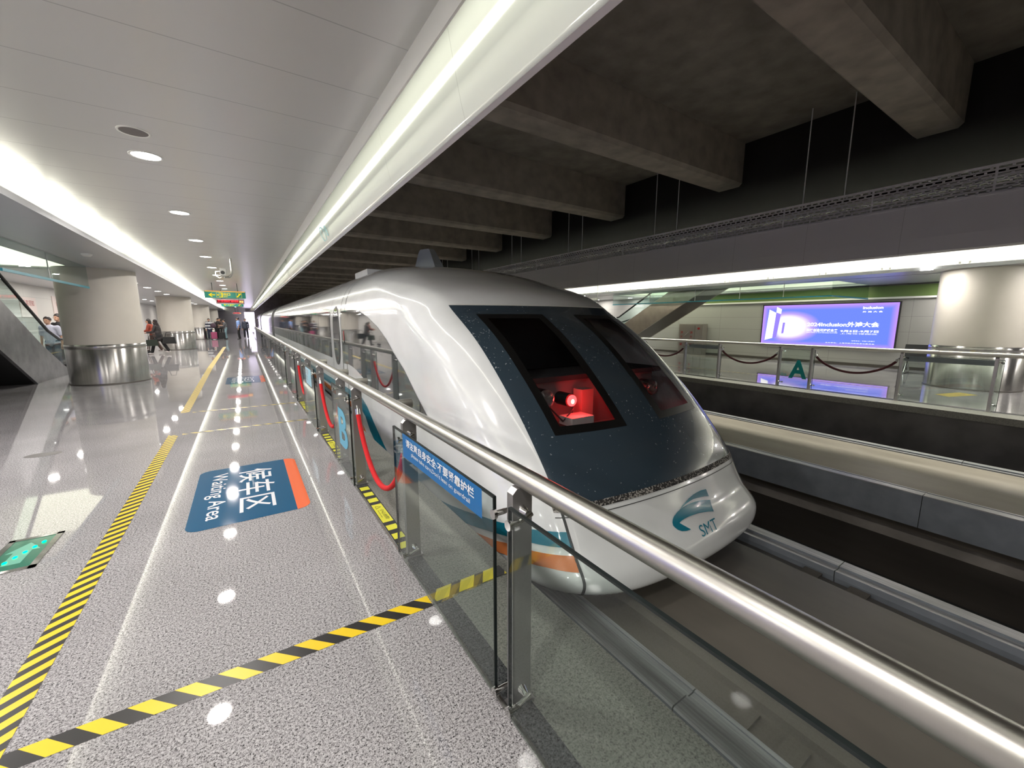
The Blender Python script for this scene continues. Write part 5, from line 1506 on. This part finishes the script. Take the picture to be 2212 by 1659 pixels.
person(-3.38, 25.2, 1.62, 75, 'woman in black with a dark headscarf walking left beside the second column', cl('charcoal jacket', (0.035, 0.03, 0.03)), black_c, 'stride', 0, 'reach', (0.6, 0.56, 0.54), 0.06, cl('dark scarf', (0.02, 0.012, 0.012)), coatlen=0.15)
person(-3.75, 26.3, 1.66, 80, 'woman in a rust red top walking behind the one in a headscarf', cl('rust cloth', (0.28, 0.05, 0.025)), cl('brown cloth', (0.08, 0.05, 0.04)), 'walk', 2, 'reach', (0.55, 0.5, 0.48), 0.08)
def bag(x, y, z, s, mt, label):
    root = thing('handbag', (x, y, z), label, 'bag')
    m = MB(); m.prism([(x - 0.24 * s, z), (x + 0.24 * s, z), (x + 0.20 * s, z + 0.30 * s), (x - 0.20 * s, z + 0.30 * s)], 1, y - 0.08, y + 0.08)
    o = m.build('pouch', mt, root); md = o.modifiers.new('b', 'BEVEL'); md.width = 0.04; md.segments = 3
    MB().tube([(x - 0.14 * s, y, z + 0.28 * s), (x - 0.08 * s, y, z + 0.5 * s), (x + 0.08 * s, y, z + 0.5 * s), (x + 0.14 * s, y, z + 0.28 * s)], 0.012, 8).build('strap', M['rubber'], root)
bag(-3.62, 24.9, 0.42, 0.95, cl('bag leather', (0.012, 0.02, 0.012), 0.4), 'black handbag held low in front of the woman in a headscarf')
bag(-3.02, 25.1, 0.50, 1.05, cl('bag leather dark', (0.01, 0.01, 0.01), 0.4), 'large black shoulder bag trailing behind the woman in a headscarf')
# luggage trolley pushed by the women
root = thing('luggage_trolley', (-4.2, 25.9, 0), 'chrome luggage trolley pushed by the two walking women', 'trolley')
m = MB()
m.tube([(-4.5, 25.7, 0.2), (-3.9, 25.7, 0.2), (-3.85, 25.7, 1.0)], 0.014, 8); m.tube([(-4.5, 26.1, 0.2), (-3.9, 26.1, 0.2), (-3.85, 26.1, 1.0)], 0.014, 8)
m.tube([(-3.85, 25.7, 1.0), (-3.85, 26.1, 1.0)], 0.016, 8)
for zz in (0.45, 0.7): m.tube([(-3.87, 25.7, zz), (-3.87, 26.1, zz)], 0.01, 8)
for xx in (-4.5, -4.3, -4.1): m.tube([(xx, 25.7, 0.2), (xx, 26.1, 0.2)], 0.01, 8)
m.tube([(-4.5, 25.7, 0.2), (-4.55, 25.7, 0.6), (-4.55, 26.1, 0.6), (-4.5, 26.1, 0.2)], 0.012, 8)
m.build('frame', M['chrome'], root)
for xx, yy in ((-4.4, 25.7), (-4.4, 26.1), (-3.95, 25.7), (-3.95, 26.1)):
    MB().tube([(xx, yy - 0.02, 0.07), (xx, yy + 0.02, 0.07)], 0.07, 14).build('wheel', M['rubber'], root)
# waiting group
G1 = 'people waiting with luggage'
o = person(-2.42, 42.6, 1.74, 180, 'person in a navy and white striped shirt standing with suitcases', stripes('striped shirt', (0.62, 0.62, 0.62), (0.02, 0.025, 0.05), 0, 0, 1), navy, 'stand', 0, 'down', group=G1)
sm_ = bpy.data.materials['striped shirt'].node_tree.nodes
for n_ in sm_:
    if n_.type == 'VECT_MATH': n_.inputs[1].default_value = (0, 0, 1 / 0.24)
person(-1.98, 42.9, 1.78, -100, 'tall person in dark clothes bending over the suitcases', cl('dark brown shirt', (0.03, 0.024, 0.024)), black_c, 'stand', 0, 'reach', lean=0.16, group=G1, short=True)
person(-1.66, 44.2, 1.76, 100, 'person in black with folded arms in the middle of the group', cl('taupe', (0.08, 0.05, 0.04)), black_c, 'stand', 1, 'fold', group=G1, lean=0.03)
person(-1.30, 42.2, 1.66, 95, 'person in a grey top and light blue jeans at the right of the group', grey_c, cl('light jeans', (0.22, 0.34, 0.38)), 'stand', 0, 'reach', group=G1, lean=0.05)
person(-1.95, 45.3, 1.74, 180, 'person in grey half hidden at the back of the group', grey_c, black_c, 'stand', 1, 'fold', group=G1)
suitcase(-2.12, 42.0, 0.42, 0.26, 0.62, cl('pink luggage', (0.30, 0.05, 0.12), 0.5), 'pink patterned suitcase standing in front of the waiting group')
suitcase(-1.60, 41.9, 0.45, 0.28, 0.6, black_c, 'black suitcase standing beside the pink one')
o = MB().sphere((-2.12, 42.0, 1.155), 0.2, 16, 10, 0, (1, 0.7, 1.05)).build('backpack', cl('plum backpack', (0.06, 0.035, 0.05))); tag(o, 'plum backpack set on top of the pink suitcase', 'backpack')
person(-0.36, 41.6, 1.82, 95, 'man in a light blue shirt and black trousers facing left by the guardrail', cl('light blue shirt', (0.25, 0.38, 0.72)), black_c, 'stand', 0, 'down', lean=0.0, short=True)
person(0.12, 43.0, 1.74, 185, 'person in a dark jacket stepping beside the man in the light blue shirt', cl('slate jacket', (0.06, 0.07, 0.10)), cl('dark slate trousers', (0.02, 0.022, 0.03)), 'walk', 0, 'down')
person(-4.92, 18.1, 1.70, 165, 'dark haired person in a white shirt behind the escalator handrail', cl('white shirt', (0.55, 0.56, 0.66)), navy, 'stand', 0, 'down', short=True, lean=0.05)
person(-5.03, 19.4, 1.80, 150, 'person in black looking down behind the one in a white shirt', black_c, black_c, 'stand', 0, 'down', lean=0.03)
